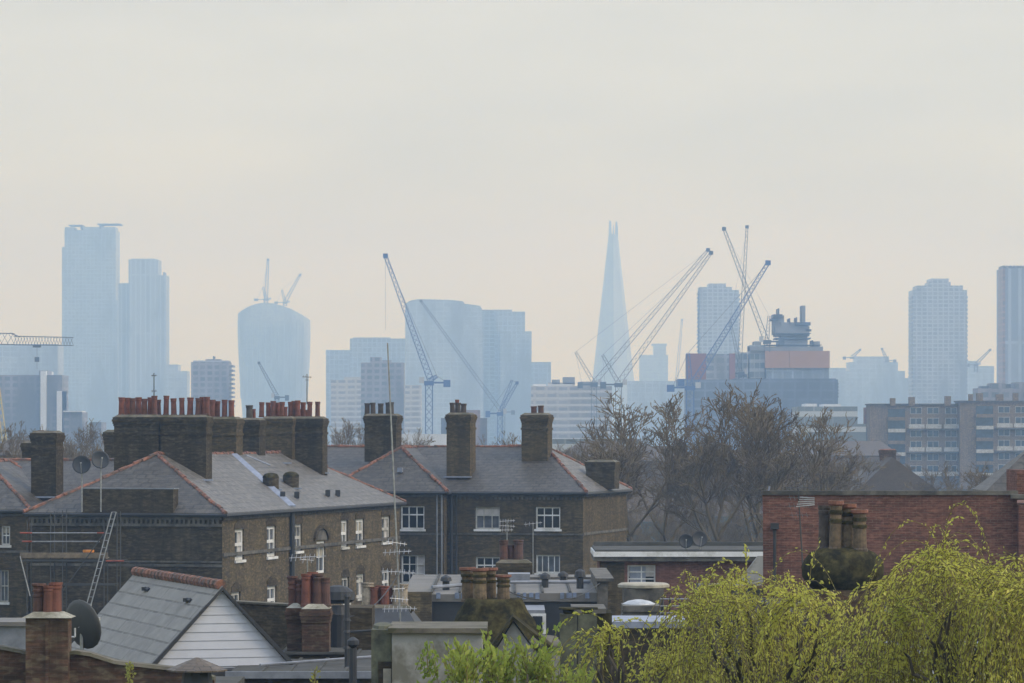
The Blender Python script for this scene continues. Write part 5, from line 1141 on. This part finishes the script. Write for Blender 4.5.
luffer('strong blue luffing crane leaning left above the centre chimneys', 1400, (429, 448), (431, 381), (385.5, 256), (437, 376), 'crane_blue', w=2.5, r=.22, hook=(385, 330))
luffer('faint long luffing crane leaning left across the huge glass slab', 2300, (503, 446), (501, 411), (421, 301), None, 'crane_grey', w=2.3, r=.25, n=30)
luffer('small blue crane leaning right between second and third chimneys', 1650, (500, 446), (500, 412), (517, 383), (512, 380), 'crane_blue', w=2, r=.2, n=10)
luffer('left of the twin long cranes leaning right across the glass spire', 1600, (594, 446), (594, 383), (708, 250), (575.5, 352), 'crane_grey', w=2.2, r=.15, n=24)
luffer('right of the twin long cranes leaning right across the glass spire', 1500, (618.5, 446), (618.5, 383), (711, 253), (602.5, 355), 'crane_grey', w=2.3, r=.15, n=24)
luffer('faint thin crane standing nearly upright right of the glass spire', 3600, (675, 440), (675, 398), (682, 320), None, 'crane_white', w=3, r=.35)
luffer('thick blue crane leaning right in front of the ribbed tower', 1450, (690, 440), (692, 386), (768, 263), (688, 353), 'crane_blue', w=2.8, r=.24, n=36)
luffer('crane leaning left with its foot on the orange building site', 1520, (767, 352), (766, 340), (724, 229), (769, 316), 'crane_grey', w=2.2, r=.14, n=22)
luffer('slim nearly upright crane just left of the orange building site', 1540, (741, 384), (739, 372), (747, 227), (730, 320), 'crane_grey', w=1.9, r=.12, n=24)
luffer('upright grey crane on top of the curved skyscraper, left of two', 4560, (266, 303), (266, 299), (268, 260), (263, 287), 'crane_grey', w=4.5, r=.5, n=14)
luffer('leaning grey crane on top of the curved skyscraper, right of two', 4560, (285, 306), (285, 302), (300, 275), (282, 290), 'crane_grey', w=4, r=.45, n=12)
luffer('small grey crane leaning left in front of the curved skyscraper', 1800, (277, 440), (277, 396), (259, 363), None, 'crane_grey', w=1.8, r=.2, n=14)
luffer('tiny faint crane on the left of the rounded faint block', 3400, (852, 358), (852, 357), (860, 350), None, 'crane_grey', w=2.6, r=.4, n=5)
luffer('tiny faint crane on the right of the rounded faint block', 3400, (887, 362), (887, 360), (882, 349), None, 'crane_grey', w=2.6, r=.4, n=5)
luffer('small faint crane leaning right beside the wide ribbed tower', 3000, (976, 372), (976, 364), (990, 350), None, 'crane_grey', w=2.4, r=.35, n=8)
# flat-top crane at left edge
Yk = 1200; k = thing('tower_crane', (X(-40, Yk), Yk, 0), 'horizontal grey crane jib with hook entering from the left edge', 'crane')
m = MB(); truss(m, (X(-40, Yk), Yk, 0), (X(-40, Yk), Yk, Z(330, Yk)), 2.2, 2.2, 20, .15); m.build('mast', 'crane_grey', k)
m = MB(); truss(m, P(-60, 338, Yk), P(14, 339, Yk), 3.6, 3.4, 12, .14); truss(m, P(14, 340.5, Yk), P(73, 341.5, Yk), 2.7, 2.5, 20, .13)
m.tube(P(10, 333, Yk), P(20, 337, Yk), .15); m.build('jib', 'crane_grey', k)
m = MB(); c = P(37, 346.5, Yk); m.box(c.x-1.2, c.x+1.2, Yk-1, Yk+1, c.z-.3, c.z+.4); m.build('trolley', 'crane_grey', k)
m = MB(); m.tube(c, P(37, 369, Yk), .07, n=4); q = P(37, 359, Yk); m.box(q.x-.7, q.x+.7, Yk-.3, Yk+.3, q.z-.9, q.z+.6); m.build('hook_block', 'crane_grey', k)
k = thing('mobile_crane', (X(10, 600), 600, 0), 'faint yellow boom crossing the trees at the left edge', 'crane')
m = MB(); truss(m, (X(14, 600), 600, 1), P(-3, 383, 600), .8, .6, 18, .06); m.build('boom', 'crane_yellow', k)
m = MB(); m.box(X(14, 600)-1.5, X(14, 600)+1.5, 598, 603, .3, 2.6); m.build('chassis', 'crane_yellow', k)

# ================================================================== trees
def make_arrays(segs, sides):
    """segs: list of (p,q,r0,r1) -> verts/faces"""
    S = np.array([(*p, *q, a, b) for p, q, a, b in segs]); p, q = S[:, :3], S[:, 3:6]; d = q-p; d /= np.linalg.norm(d, axis=1)[:, None]+1e-9
    ref = np.where(np.abs(d[:, 2:3]) > .9, [[1., 0, 0]], [[0, 0, 1.]]); a = np.cross(d, ref); a /= np.linalg.norm(a, axis=1)[:, None]; b = np.cross(d, a)
    V = []
    for base, r in ((p, S[:, 6]), (q, S[:, 7])):
        for i in range(sides):
            t = 2*math.pi*i/sides; V.append(base+(a*math.cos(t)+b*math.sin(t))*r[:, None])
    V = np.stack(V, 1).reshape(-1, 3); n = len(S); o = np.arange(n)*2*sides; Fc = []
    for i in range(sides): j = (i+1) % sides; Fc.append(np.stack([o+i, o+j, o+sides+j, o+sides+i], 1))
    return V, np.concatenate(Fc)
def raw_obj(name, V, Fc, mat, parent=None, tone=None):
    me = bpy.data.meshes.new(name); me.vertices.add(len(V)); me.vertices.foreach_set('co', V.ravel().astype(np.float32))
    k = Fc.shape[1]; me.loops.add(Fc.size); me.loops.foreach_set('vertex_index', Fc.ravel().astype(np.int32)); me.polygons.add(len(Fc))
    me.polygons.foreach_set('loop_start', (np.arange(len(Fc))*k).astype(np.int32)); me.polygons.foreach_set('loop_total', np.full(len(Fc), k, np.int32)); me.update(calc_edges=True); me.validate()
    if tone is not None:
        at = me.attributes.new('tone', 'FLOAT', 'FACE'); at.data.foreach_set('value', np.asarray(tone, np.float32))
    me.materials.append(MATS[mat]); o = bpy.data.objects.new(name, me); COL.objects.link(o); o.parent = parent
    return o
def bare_tree_segs(seed, height, spread, rad, twigmin=.028):
    from mathutils import Quaternion
    rnd = random.Random(seed); trunk, crown = [], []
    LV = [None, (5, 7, .60), (5, 6, .52), (4, 4, .5), (3, 3, .5)]        # children per level, segments, length ratio
    def limb(p, d, r, ln, lvl, out):
        n = {0: 5, 1: 7, 2: 6, 3: 4, 4: 3, 5: 2}[lvl]; seg = ln/n; pts = [(p.copy(), d.copy(), r)]; r0 = r
        for i in range(n):
            wob = .09 if lvl < 2 else .15
            d = (d+Vector((rnd.gauss(0, wob), rnd.gauss(0, wob), rnd.gauss(.04, .05)+(.05 if lvl in (1, 2, 3) else 0)))).normalized(); q = p+d*seg
            r2 = max(r0*(1-.72*(i+1)/n), twigmin*(.8 if lvl > 3 else 1)); out.append((tuple(p), tuple(q), r, r2)); p = q; r = r2; pts.append((p.copy(), d.copy(), r))
        return pts
    def side(d, ang):
        s_ = d.orthogonal().normalized(); s_.rotate(Quaternion(d, rnd.uniform(0, 2*math.pi))); return (d*math.cos(ang)+s_*math.sin(ang)).normalized()
    def grow(p, d, r, ln, lvl):
        pts = limb(p, d, r, ln, lvl, crown)
        if lvl >= 5: return
        k = {1: 7, 2: 6, 3: 4, 4: 2}[lvl]
        for c in range(k):
            u = rnd.uniform(.22 if lvl == 1 else .15, 1); i = min(len(pts)-1, int(u*(len(pts)-1)+.5)); q, dd, rr = pts[i]
            nd = side(dd, rnd.uniform(.4, .95)*spread); nd.z += .12; grow(q.copy(), nd.normalized(), max(rr*.62, twigmin), ln*rnd.uniform(.38, .62)*(1.15-.4*u), lvl+1)
    pts = limb(Vector((0, 0, 0)), Vector((0, 0, 1)), rad, height*.34, 0, trunk)
    nL = rnd.choice((4, 5)); a0 = rnd.uniform(0, 6)
    for k in range(nL):
        ang = (.15 if k == 0 else rnd.uniform(.35, .75))*spread; az = a0+k*2*math.pi/(nL-1)
        q, dd, rr = pts[-1] if k < 3 else pts[-2]
        grow(q.copy(), Vector((math.sin(ang)*math.cos(az), math.sin(ang)*math.sin(az), math.cos(ang))), rad*rnd.uniform(.42, .55), height*rnd.uniform(.42, .56), 1)
    return trunk, crown
def scale_to(trunk, crown, height, width):
    A_ = np.array([s[1] for s in trunk+crown]); zmax = A_[:, 2].max(); xr = np.percentile(np.abs(A_[:, 0]), 98)
    return zmax, xr
protos = []
for i, (sd_, hgt, spr) in enumerate(((3, 16, .95), (8, 16, 1.0), (21, 16, .85), (34, 16, 1.1))):
    tr, crn = bare_tree_segs(sd_, hgt, spr, .30)
    zmax, xr = scale_to(tr, crn, 0, 0)
    V1, F1 = make_arrays(tr, 7); V2, F2 = make_arrays(crn, 3)
    s_ = 17.0/zmax; V1 = V1*s_; V2 = V2*s_
    protos.append((V1, F1, V2, F2, xr*s_)); print('tree', i, len(crn), zmax, xr*s_)
proto_mesh = []
def bare_tree(i, x, y, h_, label, group=None, rz=0, wide=1.0):
    root = thing('bare_tree', (x, y, 0), label, 'tree', group)
    if len(proto_mesh) <= i:
        for j in range(len(protos)):
            V1, F1, V2, F2, _ = protos[j]; a = raw_obj('trunk', V1, F1, 'bark'); b = raw_obj('crown', V2, F2, 'twig'); proto_mesh.append((a.data, b.data)); bpy.data.objects.remove(a); bpy.data.objects.remove(b)
    for nm, me in zip(('trunk', 'crown'), proto_mesh[i]):
        o = bpy.data.objects.new(nm, me); COL.objects.link(o); o.parent = root
    root.rotation_euler = (0, 0, rz); s_ = h_/17.0; root.scale = (s_*wide, s_*wide, s_)
    return root
BIG = [(645, 300, 399, 'broad bare tree nearest the brick house, left of the group', 0, 1.35), (678, 312, 400, 'bare tree with fine upright twigs, second from left of the group', 1, 1.2), (712, 296, 388, 'tallest bare tree in the middle of the group', 2, 1.3),
       (745, 306, 388, 'tall bare tree just right of the middle of the group', 3, 1.25), (782, 296, 404, 'bare tree rising above the left end of the red brick wall', 0, 1.3), (826, 318, 415, 'lower bare tree at the right end of the group', 1, 1.1), (610, 330, 425, 'small bare tree beside the low end chimney of the brick house', 2, 1.0)]
for px, Y, top, lab, i, wd_ in BIG: bare_tree(i, X(px, Y), Y, Z(top-9, Y), lab, 'bare trees beyond the low flat roof', rz=px*1.7, wide=wd_)
rn = random.Random(5)
for j in range(12):
    px = 596+j*35+rn.uniform(-8, 8); Y = rn.uniform(340, 560); top = rn.uniform(432, 450) if j < 8 else rn.uniform(455, 466)
    bare_tree(j % 4, X(px, Y), Y, Z(top, Y), ['hazy small tree directly right of the end chimney in the thicket', 'hazy small tree behind the left of the broad bare tree', 'hazy small tree between the two leftmost big bare trees', 'hazy small tree behind the tallest bare tree', 'hazy small tree just right of the tallest bare tree', 'hazy small tree above the left corner of the red brick wall', 'hazy small tree behind the comb aerial of the red wall', 'hazy small tree left of the brown gabled house', 'hazy small tree behind the brown gabled house', 'hazy small tree right of the small red roof chimney', 'hazy small tree in front of the middle of the council flats', 'hazy small tree beside the dark slate roof tip'][j], 'hazy thicket trees', rz=rn.uniform(0, 6), wide=1.3)
for j, (px, top) in enumerate([(3, 417), (18, 420), (31, 424), (62, 424), (76, 418), (90, 423), (102, 426), (112, 430), (48, 428)]):
    Y = rn.uniform(330, 420); bare_tree(j % 4, X(px, Y), Y, Z(top, Y), ['hazy bare tree at the very left edge, first of the row behind the slate roof', 'hazy bare tree second from the left edge behind the slate roof', 'hazy bare tree third from the left, just left of the lone brick chimney', 'bare tree peeping out just right of the lone left chimney', 'tall hazy bare tree midway between the left chimney and the red pots', 'hazy bare tree behind the pair of dark dishes', 'hazy bare tree touching the big chimney stack on its left', 'lowest hazy bare tree directly left of the big chimney stack', 'hazy bare tree mostly hidden behind the lone left chimney'][j], 'trees behind the left roofs', rz=rn.uniform(0, 6), wide=.8)
for j, (px, top) in enumerate([(333, 421), (345, 417), (356, 420), (402, 428), (412, 427)]):
    Y = rn.uniform(400, 460); bare_tree(j % 4, X(px, Y), Y, Z(top, Y), ['hazy bare tree just right of the second block of red pots', 'hazy bare tree midway between red pots and grey potted chimney', 'hazy bare tree touching the left side of the grey potted chimney', 'hazy bare tree touching the right side of the grey potted chimney', 'low hazy bare tree left of the blue crane mast foot'][j], 'trees behind the centre ridge', rz=rn.uniform(0, 6), wide=.8)
for j, (px, top) in enumerate([(497, 434), (507, 430), (560, 438), (575, 434)]):
    Y = rn.uniform(400, 460); bare_tree(j % 4, X(px, Y), Y, Z(top, Y), ['low hazy bare tree left of the small blue crane foot', 'low hazy bare tree between the two right tall chimneys', 'low hazy bare tree just right of the rightmost tall chimney', 'low hazy bare tree above the right hip of the brick house'][j], 'trees behind the third chimney', rz=rn.uniform(0, 6), wide=.8)
UV_, UF_, off = [], [], 0
for j in range(44):
    V1, F1, V2, F2, _ = protos[j % 4]; k_ = rn.uniform(.26, .46); c_, s_ = math.cos(j*2.4), math.sin(j*2.4); px = 596+(j % 22)*12.5+rn.uniform(-5, 5); Y = rn.uniform(262, 320) if j < 22 else rn.uniform(330, 400)
    if j >= 22: k_ *= 1.25
    W_ = V2*k_; W_ = np.stack([W_[:, 0]*c_-W_[:, 1]*s_+X(px, Y), W_[:, 0]*s_+W_[:, 1]*c_+Y, W_[:, 2]*1.15-5.8*k_], 1); UV_.append(W_); UF_.append(F2+off); off += len(W_)
tag(raw_obj('undergrowth', np.concatenate(UV_), np.concatenate(UF_), 'twig'), 'brown leafless undergrowth between the bare trees', kind='stuff')
# rows of far roofs behind the thicket
for j, (px0, px1, top, Y, lab) in enumerate(((596, 700, 452, 600, 'long low hazy terrace behind the left part of the tree group'), (690, 800, 456, 640, 'long low hazy terrace behind the right part of the tree group'), (560, 640, 447, 520, 'hazy roof behind the end chimney of the brick house'), (790, 900, 447, 700, 'hazy terrace left of the council flats'), (-20, 70, 446, 520, 'hazy roofs behind the left trees'))):
    r_ = thing('terrace_row', (X((px0+px1)/2, Y), Y, 0), lab, 'terrace')
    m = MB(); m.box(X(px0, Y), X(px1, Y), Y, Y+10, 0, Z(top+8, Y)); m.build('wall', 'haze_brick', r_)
    hiproof(r_, ident, X(px0, Y), X(px1, Y), Y, Y+10, Z(top+8, Y), (X(px0, Y)+3, Y+5), (X(px1, Y)-3, Y+5), Z(top-6, Y), 'brown_tile', tiles=False, gut=False)

# ------------------------------------------------------------------ willows
def leaves_at(P0, D, length, width, rng):
    """P0 (n,3) base, D (n,3) unit dirs -> rhombic leaves"""
    n = len(P0); s = np.cross(D, rng.normal(size=(n, 3))); s /= np.linalg.norm(s, axis=1)[:, None]+1e-9
    ln = length*rng.uniform(.6, 1.3, (n, 1)); w = width*rng.uniform(.7, 1.3, (n, 1))
    V = np.stack([P0, P0+D*ln*.45+s*w, P0+D*ln, P0+D*ln*.45-s*w], 1).reshape(-1, 3)
    return V, np.arange(4*n).reshape(-1, 4)
def willow(label, cx, cy, outline, seed, mat='willow_leaf', ntop=700, drop=(1.0, 3.2), dep=2.2, leaf=(.064, .0135), name='weeping_willow', upright=False, zfloor=7.5, dens=34, cat='willow tree', lobes=None):
    """outline: list of (px,py) the crown's top edge ; strands hang from arching limbs under it"""
    rng = np.random.default_rng(seed); root = thing(name, (cx, cy, 0), label, cat)
    ox = np.array([X(a, cy) for a, b in outline]); oz = np.array([Z(b, cy) for a, b in outline])
    hub = np.array([cx, cy, np.max(oz)-3.2]); segs = [((cx, cy, 0), (cx+.1, cy, hub[2]*.5), .3, .24), ((cx+.1, cy, hub[2]*.5), tuple(hub), .24, .2)]
    limbs = []; tips = []
    for k in range(26):
        x = rng.uniform(ox[0], ox[-1]); y = cy+rng.uniform(-dep, dep); z = np.interp(x, ox, oz)-rng.uniform(.05, .5)-abs(y-cy)*.25
        tip = np.array([x, y, z]); mid = (hub+tip)/2+np.array([0, 0, .5]); prev = hub; rr = .1
        for u in np.linspace(.15, 1, 8):
            q = (1-u)**2*hub+2*u*(1-u)*mid+u*u*tip+rng.normal(0, .05, 3); segs.append((tuple(prev), tuple(q), rr, rr*.8)); prev = q; rr *= .8
            tips.append(q)
    tips = np.array(tips)
    V, Fc = make_arrays(segs, 6); raw_obj('trunk', V, Fc, 'bark', root).location = (-cx, -cy, 0)
    LP, LD, tw, TN, LS = [], [], [], [], []
    nplume = max(8, ntop//26); st_ = .07
    for k in range(nplume):
        x = ox[0]+(ox[-1]-ox[0])*((k+rng.uniform())/nplume); y = cy+rng.uniform(-dep, dep)
        back = rng.uniform(); low = 0 if back < .45 else rng.uniform(.3, 3.2)
        zt = np.interp(x, ox, oz)-abs(y-cy)*.12-low+rng.normal(0, .07)
        if seed == 2 and (X(846, cy) < x < X(872, cy)) and rng.uniform() < .55: continue
        if math.sin(x*5.3+seed) > .75 and rng.uniform() < .6: continue
        c0 = np.array([x, y, zt]); az0 = rng.uniform(0, 6.28); lean = np.array([math.cos(az0), math.sin(az0)])*.35; size = rng.uniform(.45, 1.4); ptone = rng.uniform(-.25, .55); psz = rng.uniform(.7, 1.35)
        for _ in range(int(26*size)):
            az = rng.uniform(0, 6.28); o2 = np.array([math.cos(az), math.sin(az)])*rng.uniform(.1, 1)+lean
            p = c0+np.array([rng.normal(0, .10), rng.normal(0, .10), -rng.uniform(0, .25)]); d = np.array([o2[0]*(.55 if not upright else .7), o2[1]*.7, .32 if not upright else 1.1]); d /= np.linalg.norm(d)
            L_ = rng.uniform(*drop)*size; nst = max(4, int(L_/st_)); grav = rng.uniform(.17, .30) if not upright else rng.uniform(.0, .06); path = [p]
            for i in range(nst):
                g_ = grav*(1 if d[2] > -.6 else .5)
                d = d+np.array([rng.normal(0, .035), rng.normal(0, .035), -g_]); d /= np.linalg.norm(d); p = p+d*st_; path.append(p)
                if p[2] < zfloor: break
            path = np.array(path)
            if len(path) < 4: continue
            for i in range(0, len(path)-3, 3): tw.append((tuple(path[i]), tuple(path[min(i+3, len(path)-1)]), .006, .005))
            nl = int(len(path)*dens/20*rng.uniform(.5, 1.2)); idx = rng.integers(0, len(path)-1, nl)
            base = path[idx]+rng.normal(0, .014, (nl, 3)); dd = path[idx+1]-path[idx]; dd /= np.linalg.norm(dd, axis=1)[:, None]
            dd = dd*.9+rng.normal(0, .42, (nl, 3)); dd /= np.linalg.norm(dd, axis=1)[:, None]; LP.append(base); LD.append(dd); TN.append(ptone+.28*(1-idx/len(path))*rng.uniform(.3, 1)); LS.append(np.full(nl, psz))
    V, Fc = make_arrays(tw, 3); o = raw_obj('twigs', V, Fc, 'willow_twig', root); o.location = (-cx, -cy, 0)
    LP = np.concatenate(LP); LD = np.concatenate(LD); print(label, len(LP))
    LS = np.concatenate(LS)[:, None]; V, Fc = leaves_at(LP, LD, leaf[0]*LS, leaf[1]*LS, rng); o = raw_obj('crown', V, Fc, mat, root, np.concatenate(TN)); o.location = (-cx, -cy, 0)
    return root
YW = 55
willow('large yellow green weeping willow at the bottom right edge', X(955, YW), YW, [(878, 640), (889, 606), (900, 584), (915, 566), (932, 551), (950, 553), (964, 568), (980, 578), (1000, 570), (1030, 572), (1080, 585)], 1, ntop=1300)
willow('large yellow green weeping willow below the bulbous chimney', X(770, YW+4), YW+4, [(684, 640), (694, 590), (706, 572), (726, 586), (742, 570), (758, 580), (783, 575), (800, 580), (816, 600), (838, 608), (858, 618), (880, 628)], 2, ntop=1200)
willow('small arching willow with sparse strands left of the large willows', X(618, 60), 60, [(588, 658), (596, 634), (607, 622), (622, 628), (640, 646), (655, 658), (672, 648)], 3, ntop=200, drop=(.5, 1.6), dep=.7)
willow('fresh green leafy treetop in front of the mossy chimney', X(500, 58), 58, [(428, 672), (438, 642), (450, 650), (466, 672), (484, 664), (500, 676), (520, 668), (540, 674), (562, 684), (585, 672), (600, 680)], 4, 'green_leaf', ntop=900, drop=(.3, .85), dep=1.2, upright=True, name='leafy_tree', leaf=(.085, .022), dens=40, cat='tree')
for px, top, lab in ((130, 660, 'yellow budding shoot tip in front of the bottom left parapet'), (315, 667, 'yellow budding shoot tip on the flat roof at bottom left')):
    Yv = 60; root = thing('budding_shoot', (X(px, Yv), Yv, 0), lab, 'plant'); m = MB(); m.tube((X(px, Yv), Yv, 0), P(px, top+3, Yv), .03, .01, n=5); m.build('stem', 'willow_twig', root)
    rng = np.random.default_rng(px); n = 70; bz = rng.uniform(0, .5, n); P0 = np.stack([X(px, Yv)+rng.normal(0, .04, n), Yv+rng.normal(0, .04, n), Z(top+3, Yv)-bz], 1); D = rng.normal(0, 1, (n, 3)); D[:, 2] = np.abs(D[:, 2])+.3; D /= np.linalg.norm(D, axis=1)[:, None]
    V, Fc = leaves_at(P0, D, .08, .018, rng); o = raw_obj('leaves', V, Fc, 'bud_leaf', root, rng.uniform(0, .5, len(Fc))); o.location = (-X(px, Yv), -Yv, 0)
# building seen through the willow at bottom right
k = house('conservatory', 'pale glazed roof glimpsed through the willow at the bottom right', 'conservatory', 905, 1010, 652, 75, 4, 'white_clad', 'lead_bright')
k = house('terrace_house', 'dark brick house mostly hidden behind the large willows', 'house', 780, 905, 612, 92, 8, 'old_red_brick', 'felt')

# ================================================================== haze
m = MB(); m.box(-1750, 1750, -160, 6950, -1, 345)
hz = m.build('haze', 'soil'); hz.data.materials.clear(); tag(hz, kind='stuff')
hm = bpy.data.materials.new('haze_air'); hm.use_nodes = True; hn = hm.node_tree; hn.nodes.clear()
ho = N(hn, 'ShaderNodeOutputMaterial'); pv = N(hn, 'ShaderNodeVolumePrincipled'); pv.inputs['Density'].default_value = HAZE_D
pv.inputs['Color'].default_value = (*HAZE_C, 1); pv.inputs['Absorption Color'].default_value = (1, 1, 1, 1); pv.inputs['Anisotropy'].default_value = HAZE_G
L(hn, pv.outputs[0], ho.inputs['Volume']); hz.data.materials.append(hm)
